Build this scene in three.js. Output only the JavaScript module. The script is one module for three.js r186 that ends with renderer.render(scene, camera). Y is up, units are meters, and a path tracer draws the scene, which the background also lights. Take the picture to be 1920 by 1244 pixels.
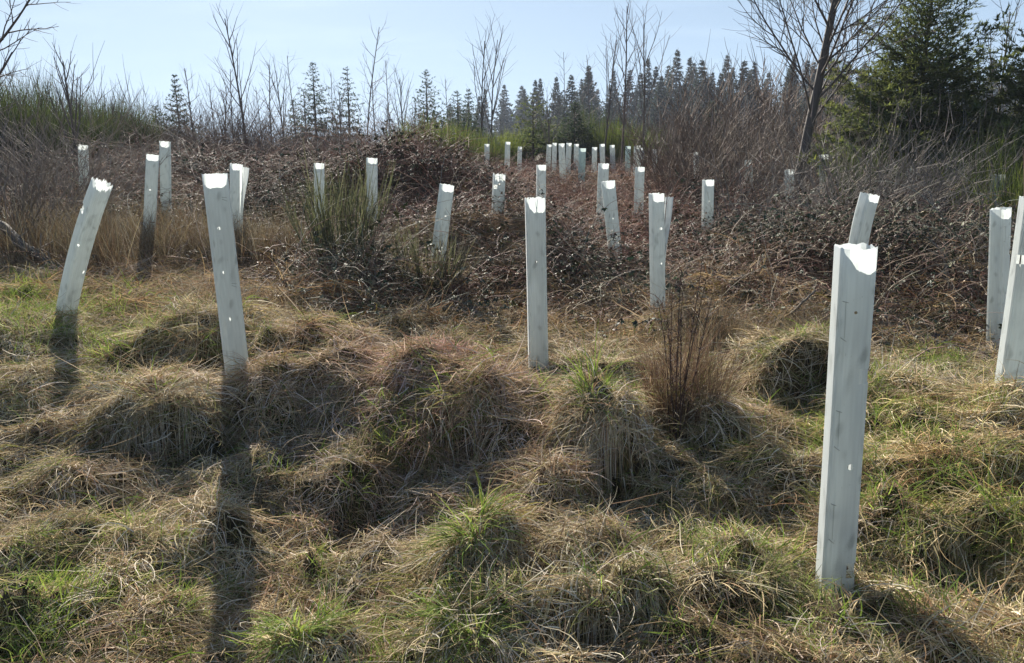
import * as THREE from 'three';
import { createNoise2D } from 'simplex-noise';

// ---------------------------------------------------------------- camera, sky, sun, exposure
const scene = new THREE.Scene();
const EYE = 1.6, PITCH = 14 * Math.PI / 180, FOCAL = 1400;            // focal length in photograph pixels (1920 x 1244)
const camera = new THREE.PerspectiveCamera(2 * Math.atan(622 / FOCAL) * 180 / Math.PI, 1920 / 1244, 0.05, 2000);
camera.position.set(0, EYE, 0);
camera.rotation.set(-PITCH, 0, 0);

const renderer = new THREE.WebGLRenderer({ antialias: true });
renderer.toneMapping = THREE.LinearToneMapping;
renderer.toneMappingExposure = 2.3;
renderer.shadowMap.enabled = true;

const SUN_AZ = 19 * Math.PI / 180, SUN_EL = 30 * Math.PI / 180;      // 19 degrees left of the view, in front of the camera
const sunDir = new THREE.Vector3(-Math.sin(SUN_AZ) * Math.cos(SUN_EL), Math.sin(SUN_EL), -Math.cos(SUN_AZ) * Math.cos(SUN_EL));
const sun = new THREE.DirectionalLight(new THREE.Color(1, 0.93, 0.83), 5);
sun.name = 'sun';
sun.position.copy(sunDir).multiplyScalar(60);
sun.castShadow = true;
sun.shadow.mapSize.set(4096, 4096);
Object.assign(sun.shadow.camera, { left: -30, right: 30, top: 30, bottom: -30, near: 1, far: 140 });
scene.add(sun, sun.target);

{ // clear March sky: pale at the horizon, deeper overhead, whiter round the sun, the faintest veil of high cloud
  const W = 2048, H = 1024, data = new Float32Array(W * H * 4), cn = createNoise2D(rng32(77));
  const zen = [0.028, 0.07, 0.165], hor = [0.30, 0.405, 0.505], ground = [0.08, 0.07, 0.05];
  for (let r = 0; r < H; r++) for (let c = 0; c < W; c++) {
    const up = ((r + 0.5) / H - 0.5) * Math.PI, a = ((c + 0.5) / W - 0.5) * 2 * Math.PI;
    const x = Math.cos(a) * Math.cos(up), y = Math.sin(up), z = Math.sin(a) * Math.cos(up), o = (r * W + c) * 4;
    const cs = x * sunDir.x + y * sunDir.y + z * sunDir.z, ang = Math.acos(Math.min(1, cs));
    const k = Math.exp(-Math.max(0, y) * 3.6) * (0.88 + 0.12 * cs), glow = 0.17 * Math.exp(-ang * 2.0) + 0.24 * Math.exp(-ang * 5.0);
    let veil = 0; if (y > 0.01) { const q = 1 / (y + 0.12), px = x * q, pz = z * q; veil = Math.max(0, 0.55 * cn(px * 0.7, pz * 1.9) + 0.3 * cn(px * 1.9 + 5, pz * 5) + 0.12 * cn(px * 5, pz * 12) - 0.08) * 0.03; }
    for (let i = 0; i < 3; i++) {
      let v = zen[i] + (hor[i] - zen[i]) * k + (glow + veil) * [0.98, 1.0, 1.0][i];
      if (y < 0) v = ground[i] + (v - ground[i]) * Math.exp(y * 30);
      data[o + i] = v;
    }
    data[o + 3] = 1;
  }
  const t = new THREE.DataTexture(data, W, H, THREE.RGBAFormat, THREE.FloatType);
  t.mapping = THREE.EquirectangularReflectionMapping; t.magFilter = THREE.LinearFilter; t.needsUpdate = true;
  scene.background = t; scene.environment = t;
}

// ---------------------------------------------------------------- helpers
function rng32(a) { return () => { a |= 0; a = a + 0x6D2B79F5 | 0; let t = Math.imul(a ^ a >>> 15, 1 | a); t = t + Math.imul(t ^ t >>> 7, 61 | t) ^ t; return ((t ^ t >>> 14) >>> 0) / 4294967296; }; }
let R = rng32(7);
const rr = (a, b) => a + (b - a) * R(), sgn = () => R() < 0.5 ? -1 : 1, pick = (a) => a[Math.floor(R() * a.length)];
const n2 = createNoise2D(rng32(11)), n2b = createNoise2D(rng32(23));
const lerp = (a, b, t) => a + (b - a) * t, clamp = (x, a, b) => Math.min(b, Math.max(a, x)), smooth = (a, b, x) => { const t = clamp((x - a) / (b - a), 0, 1); return t * t * (3 - 2 * t); };
const V = (x, y, z) => new THREE.Vector3(x, y, z);
// where the sight line through a photograph point is, at d metres ahead: [x, height]
const CP = Math.cos(PITCH), SP = Math.sin(PITCH);
function ray(u, v) { const a = (u - 960) / FOCAL, b = -(v - 622) / FOCAL, f = b * SP + CP; return [a / f, (b * CP - SP) / f]; }
const xAt = (u, v, d) => ray(u, v)[0] * d, yAt = (u, v, d) => EYE + ray(u, v)[1] * d;

class Buf {                                                          // collects ribbons, stems and leaves of ONE part
  constructor() { this.p = []; this.c = []; this.i = []; }
  get n() { return this.p.length / 3; }
  v(x, y, z, c) { this.p.push(x, y, z); this.c.push(c[0], c[1], c[2]); return this.p.length / 3 - 1; }
  ribbon(pts, w, roll, col, tip = 0.15) {                            // pts: flat [x,y,z,...]; a tapering blade
    const n = pts.length / 3; let a0 = -1, b0 = -1;
    for (let k = 0; k < n; k++) {
      const q = Math.min(k, n - 2) * 3, dx = pts[q + 3] - pts[q], dy = pts[q + 4] - pts[q + 1], dz = pts[q + 5] - pts[q + 2], L = Math.hypot(dx, dy, dz) || 1;
      let sx = -dz, sz = dx, sl = Math.hypot(sx, sz); if (sl < 1e-6) { sx = 1; sz = 0; sl = 1; } sx /= sl; sz /= sl;
      const ux = -(dy * sz) / L, uy = (dz * sx - dx * sz) / L * -1, uz = (dy * sx) / L;      // second axis across the blade
      const cr = Math.cos(roll), sr = Math.sin(roll), t = k / (n - 1), h = w * 0.5 * (1 - (1 - tip) * t * t);
      const ax = (sx * cr + ux * sr) * h, ay = uy * sr * h, az = (sz * cr + uz * sr) * h, i = k * 3;
      const a = this.v(pts[i] + ax, pts[i + 1] + ay, pts[i + 2] + az, col), b = this.v(pts[i] - ax, pts[i + 1] - ay, pts[i + 2] - az, col);
      if (k) this.i.push(a0, b0, a, b0, b, a);
      a0 = a; b0 = b;
    }
  }
  stem(pts, r0, r1, sides, col, col1 = col) {                        // pts: array of Vector3
    const n = pts.length; let prev = null; const T = V(), A = V(), B = V();
    for (let k = 0; k < n; k++) {
      T.copy(pts[Math.min(k + 1, n - 1)]).sub(pts[Math.max(k - 1, 0)]).normalize();
      A.set(0.31, 0.17, 0.93); if (Math.abs(A.dot(T)) > 0.9) A.set(1, 0, 0);
      B.crossVectors(T, A).normalize(); A.crossVectors(B, T).normalize();
      const t = k / (n - 1), r = lerp(r0, r1, t), c = [lerp(col[0], col1[0], t), lerp(col[1], col1[1], t), lerp(col[2], col1[2], t)], ring = [];
      for (let s = 0; s < sides; s++) { const a = s / sides * 6.28319, ca = Math.cos(a) * r, sa = Math.sin(a) * r; ring.push(this.v(pts[k].x + A.x * ca + B.x * sa, pts[k].y + A.y * ca + B.y * sa, pts[k].z + A.z * ca + B.z * sa, c)); }
      if (prev) for (let s = 0; s < sides; s++) { const q = (s + 1) % sides; this.i.push(prev[s], prev[q], ring[s], prev[q], ring[q], ring[s]); }
      prev = ring;
    }
  }
  leaf(o, dir, up, L, w, col, fold = 0.3) {                          // pointed leaf folded along its midrib
    const sx = dir.y * up.z - dir.z * up.y, sy = dir.z * up.x - dir.x * up.z, sz = dir.x * up.y - dir.y * up.x;
    const P = (t, s, h) => this.v(o.x + dir.x * L * t + sx * w * s + up.x * w * h, o.y + dir.y * L * t + sy * w * s + up.y * w * h, o.z + dir.z * L * t + sz * w * s + up.z * w * h, col);
    const a = P(0, 0, 0), b = P(0.45, 0.5, fold), c = P(1, 0, -0.2), e = P(0.45, -0.5, fold), m = P(0.5, 0, 0);
    this.i.push(a, m, b, m, c, b, a, e, m, m, e, c);
  }
  geo() {
    const g = new THREE.BufferGeometry();
    g.setAttribute('position', new THREE.Float32BufferAttribute(this.p, 3)); g.setAttribute('color', new THREE.Float32BufferAttribute(this.c, 3));
    g.setIndex(this.i); g.computeVertexNormals(); return g;
  }
}
const taken = {};
const numbered = (name) => { const k = taken[name] = (taken[name] ?? -1) + 1; return k ? name + '_' + String(k).padStart(3, '0') : name; };
function mesh(name, geo, mat, parent) { const m = new THREE.Mesh(geo, mat); m.name = name; m.castShadow = m.receiveShadow = true; if (parent) parent.add(m); return m; }
function thing(name, label, category, group) { const o = new THREE.Group(); o.name = numbered(name); o.userData = { label, category }; if (group) o.userData.group = group; scene.add(o); return o; }
function stuff(name, label, category) { const o = thing(name, label, category); o.userData.kind = 'stuff'; return o; }
function copyOf(src, label, group) { const o = src.clone(); o.name = numbered(src.userData.base ?? src.name.replace(/_\d{3}$/, '')); o.userData = { label, category: src.userData.category }; if (group) o.userData.group = group; scene.add(o); return o; }
const vary = (c, a = 0.15) => { const k = 1 + rr(-a, a); return [c[0] * k, c[1] * k * (1 + rr(-0.04, 0.04)), c[2] * k * (1 + rr(-0.08, 0.08))]; };

// ---------------------------------------------------------------- materials (linear base colours)
const M = {
  grass: new THREE.MeshPhysicalMaterial({ name: 'dry grass', vertexColors: true, roughness: 1, transmission: 0.26, specularIntensity: 0.3 }),
  green: new THREE.MeshPhysicalMaterial({ name: 'green blades', vertexColors: true, roughness: 1, transmission: 0.45, specularIntensity: 0.3 }),
  twig: new THREE.MeshStandardMaterial({ name: 'bark', vertexColors: true, roughness: 0.8 }),
  bramble: new THREE.MeshStandardMaterial({ name: 'bramble leaf', vertexColors: true, roughness: 0.68 }),
  needle: new THREE.MeshPhysicalMaterial({ name: 'needles', vertexColors: true, roughness: 1, transmission: 0.5, specularIntensity: 0.4 }),
  plastic: new THREE.MeshPhysicalMaterial({ name: 'translucent plastic', color: new THREE.Color(0.74, 0.775, 0.80), roughness: 1, transmission: 0.54, specularIntensity: 0.5 }),
  teal: new THREE.MeshPhysicalMaterial({ name: 'teal plastic', color: new THREE.Color(0.58, 0.68, 0.70), roughness: 1, transmission: 0.5, specularIntensity: 0.5 }),
  tie: new THREE.MeshStandardMaterial({ name: 'dark slit', color: new THREE.Color(0.10, 0.11, 0.10), roughness: 0.9 }),
  wood: new THREE.MeshStandardMaterial({ name: 'stake wood', color: new THREE.Color(0.34, 0.25, 0.14), roughness: 0.85 }),
};

// ---------------------------------------------------------------- the shelters read from the photograph
// [top u, top v, base u, base v (null: hidden), metres ahead, face yaw in degrees, label, options]
const TUBES = [
  [1605, 460, 1567, 1096, 2.24, -6, 'tall white square tree shelter standing nearest, with square corner cut-outs and a green grass foot', { s: 0.108, holes: [[0, 0.17, 0.005], [0, 0.58, 0.010, 0.6]], notch: [[0, 1, 0.36], [0, 1, 0.88]], slots: [[0, 0.14, 0], [0, 0.43, 0], [0, 0.68, 0]], post: 0.014, rim: 0.010 }],
  [402, 325, 446, 700, 4.2, 28, 'white square shelter with three bright round spots, leaning slightly beside the dry grass mounds', { s: 0.125, holes: [[2, 0.19, 0.009], [2, 0.39, 0.009], [2, 0.6, 0.009], [0, 0.9, 0.008], [0, 0.94, 0.008]], slots: [[0, 0.11, 1], [0, 0.5, 1]], post: 0.016, rim: 0.012 }],
  [193, 338, 120, 600, 5.65, -30, 'bent white shelter with a notched edge and ragged top above the mossy grass', { s: 0.122, bend: 0.06, holes: [[0, 0.25, 0.011], [3, 0.42, 0.009], [2, 0.62, 0.012]], notch: [[0, 0, 0.24]], rim: 0.03 }],
  [1003, 370, 1010, 692, 4.86, 4, 'upright white shelter in the centre with a brown shoot poking out of its top', { s: 0.135, post: 0.012, holes: [[0, 0.36, 0.007]], rim: 0.018 }],
  [1231, 362, 1235, 612, 6.34, 14, 'white shelter split down one edge with its loose strip bending outward', { s: 0.112, split: true, holes: [[2, 0.2, 0.012], [2, 0.45, 0.008]], rim: 0.012 }],
  [838, 346, 808, 560, 7.38, 25, 'white shelter leaning over beside the fine green broom, spots near its edge', { s: 0.125, holes: [[2, 0.2, 0.010], [2, 0.45, 0.009]], rim: 0.010 }],
  [1632, 363, 1600, 600, 6.6, 18, 'tilted white shelter top rising behind the nearest tall shelter', { s: 0.13, bend: 0.10, post: 0.014, rim: 0.014 }],
  [1140, 339, 1160, 522, 8.72, 30, 'slim white shelter leaning away from the split one, two bright spots', { s: 0.13, holes: [[2, 0.3, 0.008], [2, 0.5, 0.008]], rim: 0.012 }],
  [286, 290, 275, 470, 9.03, 18, 'pale shelter rising from brown upright grass left of the spotted leaning one', { s: 0.13, holes: [[0, 0.35, 0.010]], rim: 0.014 }],
  [443, 307, 441, 460, 9.6, 40, 'white shelter with a dark open seam peeping out behind the spotted leaning one', { s: 0.135, split: true, rim: 0.014 }],
  [1328, 337, 1328, 455, 10.2, 8, 'upright white shelter standing against the dark bramble mound', { s: 0.135, rim: 0.012, holes: [[0, 0.25, 0.009]] }],
  [1877, 390, 1872, 655, 5.86, 30, 'pale shelter with a thin wooden stake at its back, near the picture edge', { s: 0.125, notch: [[0, 1, 0.32]], holes: [[0, 0.56, 0.009]], slots: [[0, 0.12, 0]], stake: true, rim: 0.012 }],
  [1942, 368, 1892, 735, 3.95, -12, 'white shelter leaning out past the right picture edge, twigs at its top', { s: 0.118, notch: [[0, 0, 0.3], [0, 0, 0.9]], rim: 0.010 }],
  [697, 296, 697, 432, 10.7, 24, 'thin pale shelter between the broom and the dark leafy bramble mound', { s: 0.135, rim: 0.014 }],
  [598, 306, 595, 400, 10.4, 15, 'pale shelter half hidden in the fine green broom bush', { s: 0.135, rim: 0.012 }],
  [936, 323, 932, 415, 9.2, 12, 'short looking shelter with torn spiky rim and dark notches among brambles', { s: 0.135, notch: [[0, 0, 0.3]], holes: [[0, 0.22, 0.012], [0, 0.45, 0.012]], rim: 0.04 }],
  [1200, 313, 1198, null, 13, 20, 'slim shelter with bramble canes crossing its middle behind the split one', { s: 0.135, rim: 0.012, notch: [[0, 1, 0.28]] }],
  [1015, 309, 1014, null, 11.3, 6, 'grey shelter showing just behind the upright centre one', { s: 0.135, rim: 0.012 }],
  [1132, 306, 1128, null, 12, 32, 'shelter with flared top just behind the slim leaning one', { s: 0.14, rim: 0.02 }],
  [1092, 278, 1089, null, 18, 20, 'blue-green tinted shelter among the far pale shelters', { s: 0.14, teal: true, rim: 0.012 }],
  [155, 270, 158, null, 12, 25, 'pale shelter in grey twigs at the far left with ragged top', { s: 0.135, rim: 0.03 }],
  [309, 265, 308, null, 10.8, 10, 'grey shelter beyond the pale one in brown grass, against dark brambles', { s: 0.135, rim: 0.012 }],
  [155, 250, 155, null, 22, 10, 'small far shelter above the ragged one at the far left', { s: 0.135, rim: 0.03 }],
  [138, 258, 138, null, 21, 30, 'small weathered far shelter at the extreme left of all', { s: 0.13, rim: 0.03 }],
  [1306, 285, 1306, null, 17, 10, 'far shelter tip glimpsed through bare stems, left of the big bare tree', { s: 0.11, rim: 0.012 }],
  [1404, 300, 1406, null, 15, 14, 'faint shelter among bare grey stems between thicket and big tree', { s: 0.13, rim: 0.012 }],
  [1481, 318, 1481, null, 13.6, 30, 'stubby shelter top at the foot of the big bare tree', { s: 0.135, rim: 0.016 }],
  [1545, 290, 1548, null, 14.5, 8, 'grey shelter just past the trunk of the big bare tree', { s: 0.14, rim: 0.012 }],
  [1710, 316, 1705, null, 12.2, 28, 'bright shelter under the dark firs amid arching twigs', { s: 0.135, rim: 0.014 }],
  [1874, 326, 1867, null, 10, 22, 'shelter behind the staked one at the right, wrapped in twigs', { s: 0.135, rim: 0.012 }],
];
const FAR = [[1067, 268, 21, 0], [1053, 269, 19, 0], [1040, 268, 23, 0], [1115, 276, 22, 0], [1129, 270, 23, 0], [1148, 272, 25, 0], [1178, 274, 23, 1], [1195, 273, 19.5, 0], [1204, 277, 24, 0], [1229, 280, 23, 0], [952, 266, 22, 0], [975, 275, 24, 0], [1081, 270, 25, 0], [1030, 271, 25, 0], [913, 270, 24, 0]];

// ---------------------------------------------------------------- terrain
const CTRL = [];
for (const [tu, tv, bu, bv, d] of TUBES) CTRL.push(bv && d < 9.5 ? [xAt(bu, bv, d), d, yAt(bu, bv, d) - (d < 3 ? 0.03 : d < 4 ? 0.11 : 0.05)] : [xAt(tu, tv, d), d, yAt(tu, tv, d) - 1.17]);
for (const [u, v, d] of FAR) CTRL.push([xAt(u, v, d), d, yAt(u, v, d) - 1.15]);
for (const [x, d, y] of [[-2, 1.2, 0.05], [0, 1.2, 0], [2, 1.2, 0.05], [0, 2.4, 0.06], [-1.2, 2.6, -0.02], [-1.0, 2.1, -0.04], [-1.35, 3.2, 0.05], [0, 3.3, 0.08], [2.4, 2.4, 0.1], [-6, 5, 0.3], [-10, 10, 0.45], [10, 10, 0], [0, 40, 0.5], [30, 40, 0.3], [-30, 40, 0.8], [0, -10, 0]]) CTRL.push([x, d, y]);
// hummocks: [u, v of the crown, metres ahead, radius across, radius along, height, steepness]
const HUM = [
  [840, 690, 3.75, 0.56, 0.42, 0.37, 2.4], [930, 760, 3.4, 0.26, 0.22, 0.16, 2.4], [780, 800, 3.25, 0.28, 0.2, 0.14, 2.4], [720, 690, 4.1, 0.42, 0.35, 0.22, 3], [1110, 760, 3.35, 0.24, 0.32, 0.38, 1.5], [1020, 850, 3.1, 0.30, 0.30, 0.18, 2.5], [1290, 760, 3.7, 0.24, 0.24, 0.22, 3],
  [880, 985, 2.45, 0.17, 0.17, 0.14, 3], [560, 1150, 2.02, 0.17, 0.15, 0.12, 3], [880, 1110, 2.08, 0.18, 0.15, 0.09, 3], [1130, 1110, 2.15, 0.22, 0.16, 0.15, 3], [1450, 1150, 1.95, 0.34, 0.16, 0.05, 2.5],
  [290, 745, 3.75, 0.30, 0.24, 0.14, 3], [380, 600, 4.95, 0.46, 0.34, 0.24, 3], [10, 610, 4.9, 0.36, 0.34, 0.16, 3], [20, 700, 4.0, 0.34, 0.26, 0.10, 3], [560, 720, 3.95, 0.40, 0.26, 0.18, 3],
  [110, 960, 2.6, 0.32, 0.18, 0.09, 3], [330, 930, 2.75, 0.34, 0.18, 0.08, 3], [180, 1060, 2.25, 0.36, 0.18, 0.12, 3], [470, 830, 3.2, 0.34, 0.2, 0.10, 3], [700, 830, 3.1, 0.34, 0.22, 0.14, 3], [190, 840, 3.2, 0.3, 0.2, 0.08, 3],
  [640, 980, 2.55, 0.3, 0.25, 0.10, 3], [1040, 980, 2.55, 0.28, 0.22, 0.14, 3], [1300, 1080, 2.25, 0.26, 0.18, 0.10, 3],
  [1450, 800, 3.1, 0.28, 0.26, 0.14, 2.5], [1480, 640, 4.6, 0.42, 0.34, 0.28, 3], [1390, 720, 3.8, 0.3, 0.26, 0.16, 3], [1680, 830, 3.05, 0.34, 0.26, 0.14, 3], [1850, 810, 3.1, 0.36, 0.26, 0.18, 3], [1720, 950, 2.55, 0.26, 0.22, 0.13, 3], [1900, 1000, 2.4, 0.34, 0.3, 0.16, 3], [1780, 740, 3.7, 0.4, 0.28, 0.16, 3], [1640, 700, 4.1, 0.36, 0.26, 0.14, 3],
  [1830, 1170, 1.98, 0.24, 0.18, 0.10, 3], [300, 1180, 1.95, 0.3, 0.16, 0.09, 3], [60, 1190, 1.95, 0.3, 0.16, 0.09, 3], [1130, 640, 4.9, 0.3, 0.3, 0.1, 3], [620, 640, 4.7, 0.4, 0.3, 0.22, 3], [1000, 720, 3.9, 0.3, 0.25, 0.16, 3], [220, 640, 4.5, 0.3, 0.24, 0.08, 3],
].map(([u, v, d, a, b, h, p]) => ({ x: xAt(u, v, d), d, a, b, h, p }));
{ const r = rng32(91); for (let k = 0; k < 36; k++) { const d = 1 + r() * 5.5, x = (r() * 2 - 1) * (d * 0.9 + 1.5); if (HUM.some((q) => Math.hypot(q.x - x, q.d - d) < 0.34)) continue; HUM.push({ x, d, a: 0.16 + r() * 0.2, b: 0.13 + r() * 0.14, h: 0.05 + r() * 0.09, p: 3 }); } }
const HOL = HUM.map((q, k) => ({ x: q.x + q.a * 0.5 * Math.sin(k * 2.3), d: q.d - q.b * 1.22, a: q.a * 0.75, b: q.b * 0.5, h: 0.06 + 0.45 * q.h }));   // hollows under the mounds, on the side away from the sun
for (const [u, v, d, a, b, h] of [[600, 1010, 2.5, 0.36, 0.2, 0.16], [1380, 930, 2.75, 0.3, 0.24, 0.12], [760, 930, 2.9, 0.3, 0.2, 0.14], [1120, 1180, 1.98, 0.14, 0.1, 0.1], [330, 650, 4.4, 0.45, 0.2, 0.16], [1440, 730, 3.9, 0.3, 0.2, 0.12], [90, 1000, 2.4, 0.2, 0.1, 0.08], [330, 815, 3.3, 0.3, 0.14, 0.12], [540, 830, 3.35, 0.2, 0.12, 0.12]]) HOL.push({ x: xAt(u, v, d), d, a, b, h });
function baseY(x, d) { let s = 0.06, w = 0.02; for (const [cx, cd, cy] of CTRL) { const q = (cx - x) ** 2 + (cd - d) ** 2 + 0.15, k = 1 / (q * q) * (1 + cd * cd * 0.02); s += cy * k; w += k; } return (s - 0.06 + 0.02 * 0.2) / w; }
function rawY(x, d) {
  let y = baseY(x, d);
  if (d < 9) {
    const near = 1 - smooth(6.5, 9, d); let h = 0;
    const wx = x + 0.13 * n2(x * 1.9, d * 1.9) + 0.022 * n2b(x * 6, d * 6), wd = d + 0.12 * n2b(x * 1.9, d * 1.9) + 0.022 * n2(x * 6 + 9, d * 6);
    for (const q of HUM) { const dx = (wx - q.x) / q.a, dd = (wd - q.d) / q.b; if (dx * dx + dd * dd > 5) continue; const r = Math.sqrt(dx * dx + dd * dd), v = 1.05 * q.h * Math.exp(-Math.pow(r, q.p + 0.6)); h = h > v ? h + v * 0.3 : v + h * 0.3; }
    for (const q of HOL) { const dx = (wx - q.x) / q.a, dd = (wd - q.d) / q.b, r2 = dx * dx + dd * dd; if (r2 < 4) h -= q.h * Math.exp(-r2 * r2); }
    y += h + near * (0.08 * Math.pow(Math.max(0, n2(x * 1.7 + 7, d * 2.4 + 3)), 1.3) + 0.06 * n2b(x * 3.4, d * 4.8) + 0.055 * (1 - 2 * Math.abs(n2(x * 4.6 + 3, d * 6.2))) + 0.038 * n2b(x * 10, d * 13)) - near * 0.03;
  }
  return y + (d > 6 ? 0.08 * n2(x * 0.5, d * 0.5) * smooth(6, 12, d) : 0);
}
// cached height grid
const GX = 14, GD0 = -2, GD1 = 34, GS = 0.04, GNX = Math.round(2 * GX / GS) + 1, GND = Math.round((GD1 - GD0) / GS) + 1;
const FINE = 9, hFine = new Float32Array(GNX * (Math.round((FINE - GD0) / GS) + 1)), fRows = Math.round((FINE - GD0) / GS) + 1;
for (let j = 0; j < fRows; j++) for (let i = 0; i < GNX; i++) hFine[j * GNX + i] = rawY(-GX + i * GS, GD0 + j * GS);
const CS = 0.25, cNX = Math.round(120 / CS) + 1, cND = Math.round(60 / CS) + 1, hCoarse = new Float32Array(cNX * cND);
for (let j = 0; j < cND; j++) for (let i = 0; i < cNX; i++) hCoarse[j * cNX + i] = rawY(-60 + i * CS, -2 + j * CS);
function bil(a, nx, nd, x0, d0, s, x, d) { const fx = clamp((x - x0) / s, 0, nx - 1.001), fd = clamp((d - d0) / s, 0, nd - 1.001), i = Math.floor(fx), j = Math.floor(fd), p = fx - i, q = fd - j, o = j * nx + i; return lerp(lerp(a[o], a[o + 1], p), lerp(a[o + nx], a[o + nx + 1], p), q); }
function gY(x, d) { return d < FINE - GS && d > GD0 && Math.abs(x) < GX - GS ? bil(hFine, GNX, fRows, -GX, GD0, GS, x, d) : bil(hCoarse, cNX, cND, -60, -2, CS, x, d); }
function grad(x, d, e = 0.05) { return [(gY(x + e, d) - gY(x - e, d)) / (2 * e), (gY(x, d + e) - gY(x, d - e)) / (2 * e)]; }

{ // the ground: one sheet to the horizon, fine where it is near
  const xs = [], ds = [];
  for (let x = 0, s = 0.05; x < 700; x += s) { xs.push(x); if (x) xs.push(-x); if (x > 4.5) s *= 1.1; }
  xs.sort((a, b) => a - b);
  ds.push(-40, -25, -14, -8, -4, -2);
  for (let d = -1, s = 0.045; d < 900; d += s) { ds.push(d); if (d > 8) s *= 1.05; else if (d < 1.2) s = 0.15; else s = 0.045; }
  const p = [], c = [], uv = [], ix = [], nx = xs.length;
  for (const d of ds) for (const x of xs) {
    const y = d > 50 || Math.abs(x) > 55 ? gY(clamp(x, -55, 55), Math.min(d, 50)) : gY(x, d);
    p.push(x, y, -d); uv.push(x / 0.9, d / 0.9);
    const m = 0.5 + 0.5 * n2(x * 1.3, d * 1.3), k = 0.8 + 0.25 * n2b(x * 5, d * 5);
    c.push(lerp(0.75, 0.5, m) * k, lerp(0.68, 0.6, m) * k, lerp(0.5, 0.32, m) * k);
  }
  for (let j = 0; j < ds.length - 1; j++) for (let i = 0; i < nx - 1; i++) { const a = j * nx + i; ix.push(a, a + 1, a + nx, a + 1, a + nx + 1, a + nx); }
  const g = new THREE.BufferGeometry();
  g.setAttribute('position', new THREE.Float32BufferAttribute(p, 3)); g.setAttribute('color', new THREE.Float32BufferAttribute(c, 3)); g.setAttribute('uv', new THREE.Float32BufferAttribute(uv, 2)); g.setIndex(ix); g.computeVertexNormals();
  const cv = document.createElement('canvas'); cv.width = cv.height = 1024; const q = cv.getContext('2d'); R = rng32(5);
  q.fillStyle = '#3a2e1f'; q.fillRect(0, 0, 1024, 1024);
  for (let k = 0; k < 9000; k++) {                                   // dead straw and leaf litter, wrapped at the edges
    const x = rr(0, 1024), y = rr(0, 1024), a = rr(0, 6.28), L = rr(20, 90), tone = pick(['#8a7550', '#6f5a3a', '#a08c66', '#4d4128', '#5c6032', '#7d6a4c', '#3f3020']);
    q.strokeStyle = tone; q.lineWidth = rr(1.2, 3.5);
    for (const ox of [-1024, 0, 1024]) for (const oy of [-1024, 0, 1024]) { if (x + ox < -120 || x + ox > 1144 || y + oy < -120 || y + oy > 1144) continue; q.beginPath(); q.moveTo(x + ox, y + oy); q.quadraticCurveTo(x + ox + Math.cos(a) * L * 0.5 + rr(-8, 8), y + oy + Math.sin(a) * L * 0.5, x + ox + Math.cos(a) * L, y + oy + Math.sin(a) * L); q.stroke(); }
  }
  const t = new THREE.CanvasTexture(cv); t.colorSpace = THREE.SRGBColorSpace; t.wrapS = t.wrapT = THREE.RepeatWrapping;
  const m = mesh('ground', g, new THREE.MeshStandardMaterial({ name: 'soil and litter', map: t, vertexColors: true, roughness: 1, bumpMap: t, bumpScale: 0.012 }), scene);
  m.userData = { kind: 'structure', label: 'hummocky ground of soil and dead grass litter', category: 'ground' };
}

// ---------------------------------------------------------------- zones
const edgeD = (x) => lerp(5.55, 7.4, smooth(-1.9, -2.8, x)) + 0.5 * n2(x * 0.9, 3.3) + 0.32 * n2b(x * 2.7, 1.1) - 0.3 * smooth(1.8, 2.6, x);
// heaps of bramble above the ground: [u, metres ahead, radius across, radius along, height, leafiness]
const HEAPS = [[785, 13.4, 1.9, 1.5, 1.2, 0.9], [640, 14.5, 1.4, 1.3, 0.85, 0.8], [880, 14, 1.2, 1.2, 0.9, 0.8], [1560, 8.6, 1.5, 1.5, 0.62, 1], [1740, 8.2, 1.3, 1.5, 0.62, 0.85], [1420, 9.6, 1.2, 1.2, 0.5, 1], [1840, 7.2, 0.9, 0.9, 0.4, 0.5], [650, 6.4, 0.9, 0.8, 0.5, 0.5], [760, 6.9, 0.7, 0.7, 0.35, 0.5], [1080, 8.2, 0.8, 0.8, 0.35, 0.8], [1000, 7.4, 0.6, 0.5, 0.25, 0.7], [1400, 7.2, 0.7, 0.6, 0.35, 0.6], [420, 15, 2.2, 1.6, 0.8, 0.8], [250, 15, 1.8, 1.5, 0.7, 0.7], [540, 11.5, 1.2, 1.2, 0.45, 0.6], [1290, 12, 1.5, 1.2, 0.35, 0.6]]
  .map(([u, d, a, b, h, l]) => ({ x: (u - 960) / FOCAL * d, d, a, b, h, l }));
const openPatch = (x, d) => n2(x * 0.9 + 40, d * 1.1) > 0.12 + 0.10 * Math.max(0, d - edgeD(x));   // gaps in the brambles where the dead grass goes on
function heap(x, d) { let h = 0.16 + 0.16 * (0.5 + 0.5 * n2(x * 0.55, d * 0.55)) + 0.12 * (0.5 + 0.5 * n2b(x * 1.6, d * 1.6)), l = 0.3 + 0.3 * n2b(x * 0.4 + 9, d * 0.4); h *= 0.8; const open = Math.exp(-(((x / d - 0.07) / 0.15) ** 4)); if (d > 10) h += smooth(10, 14, d) * lerp(0.22, 0.10, open); for (const q of HEAPS) { const r = Math.hypot((x - q.x) / q.a, (d - q.d) / q.b); if (r < 1.8) { const k = Math.exp(-(r ** 3)); h = Math.max(h, 0.1 + q.h * k) ; l = lerp(l, q.l, k); } } return [h * smooth(-0.3, 1.8, d - edgeD(x)), clamp(l, 0.05, 1)]; }
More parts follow.
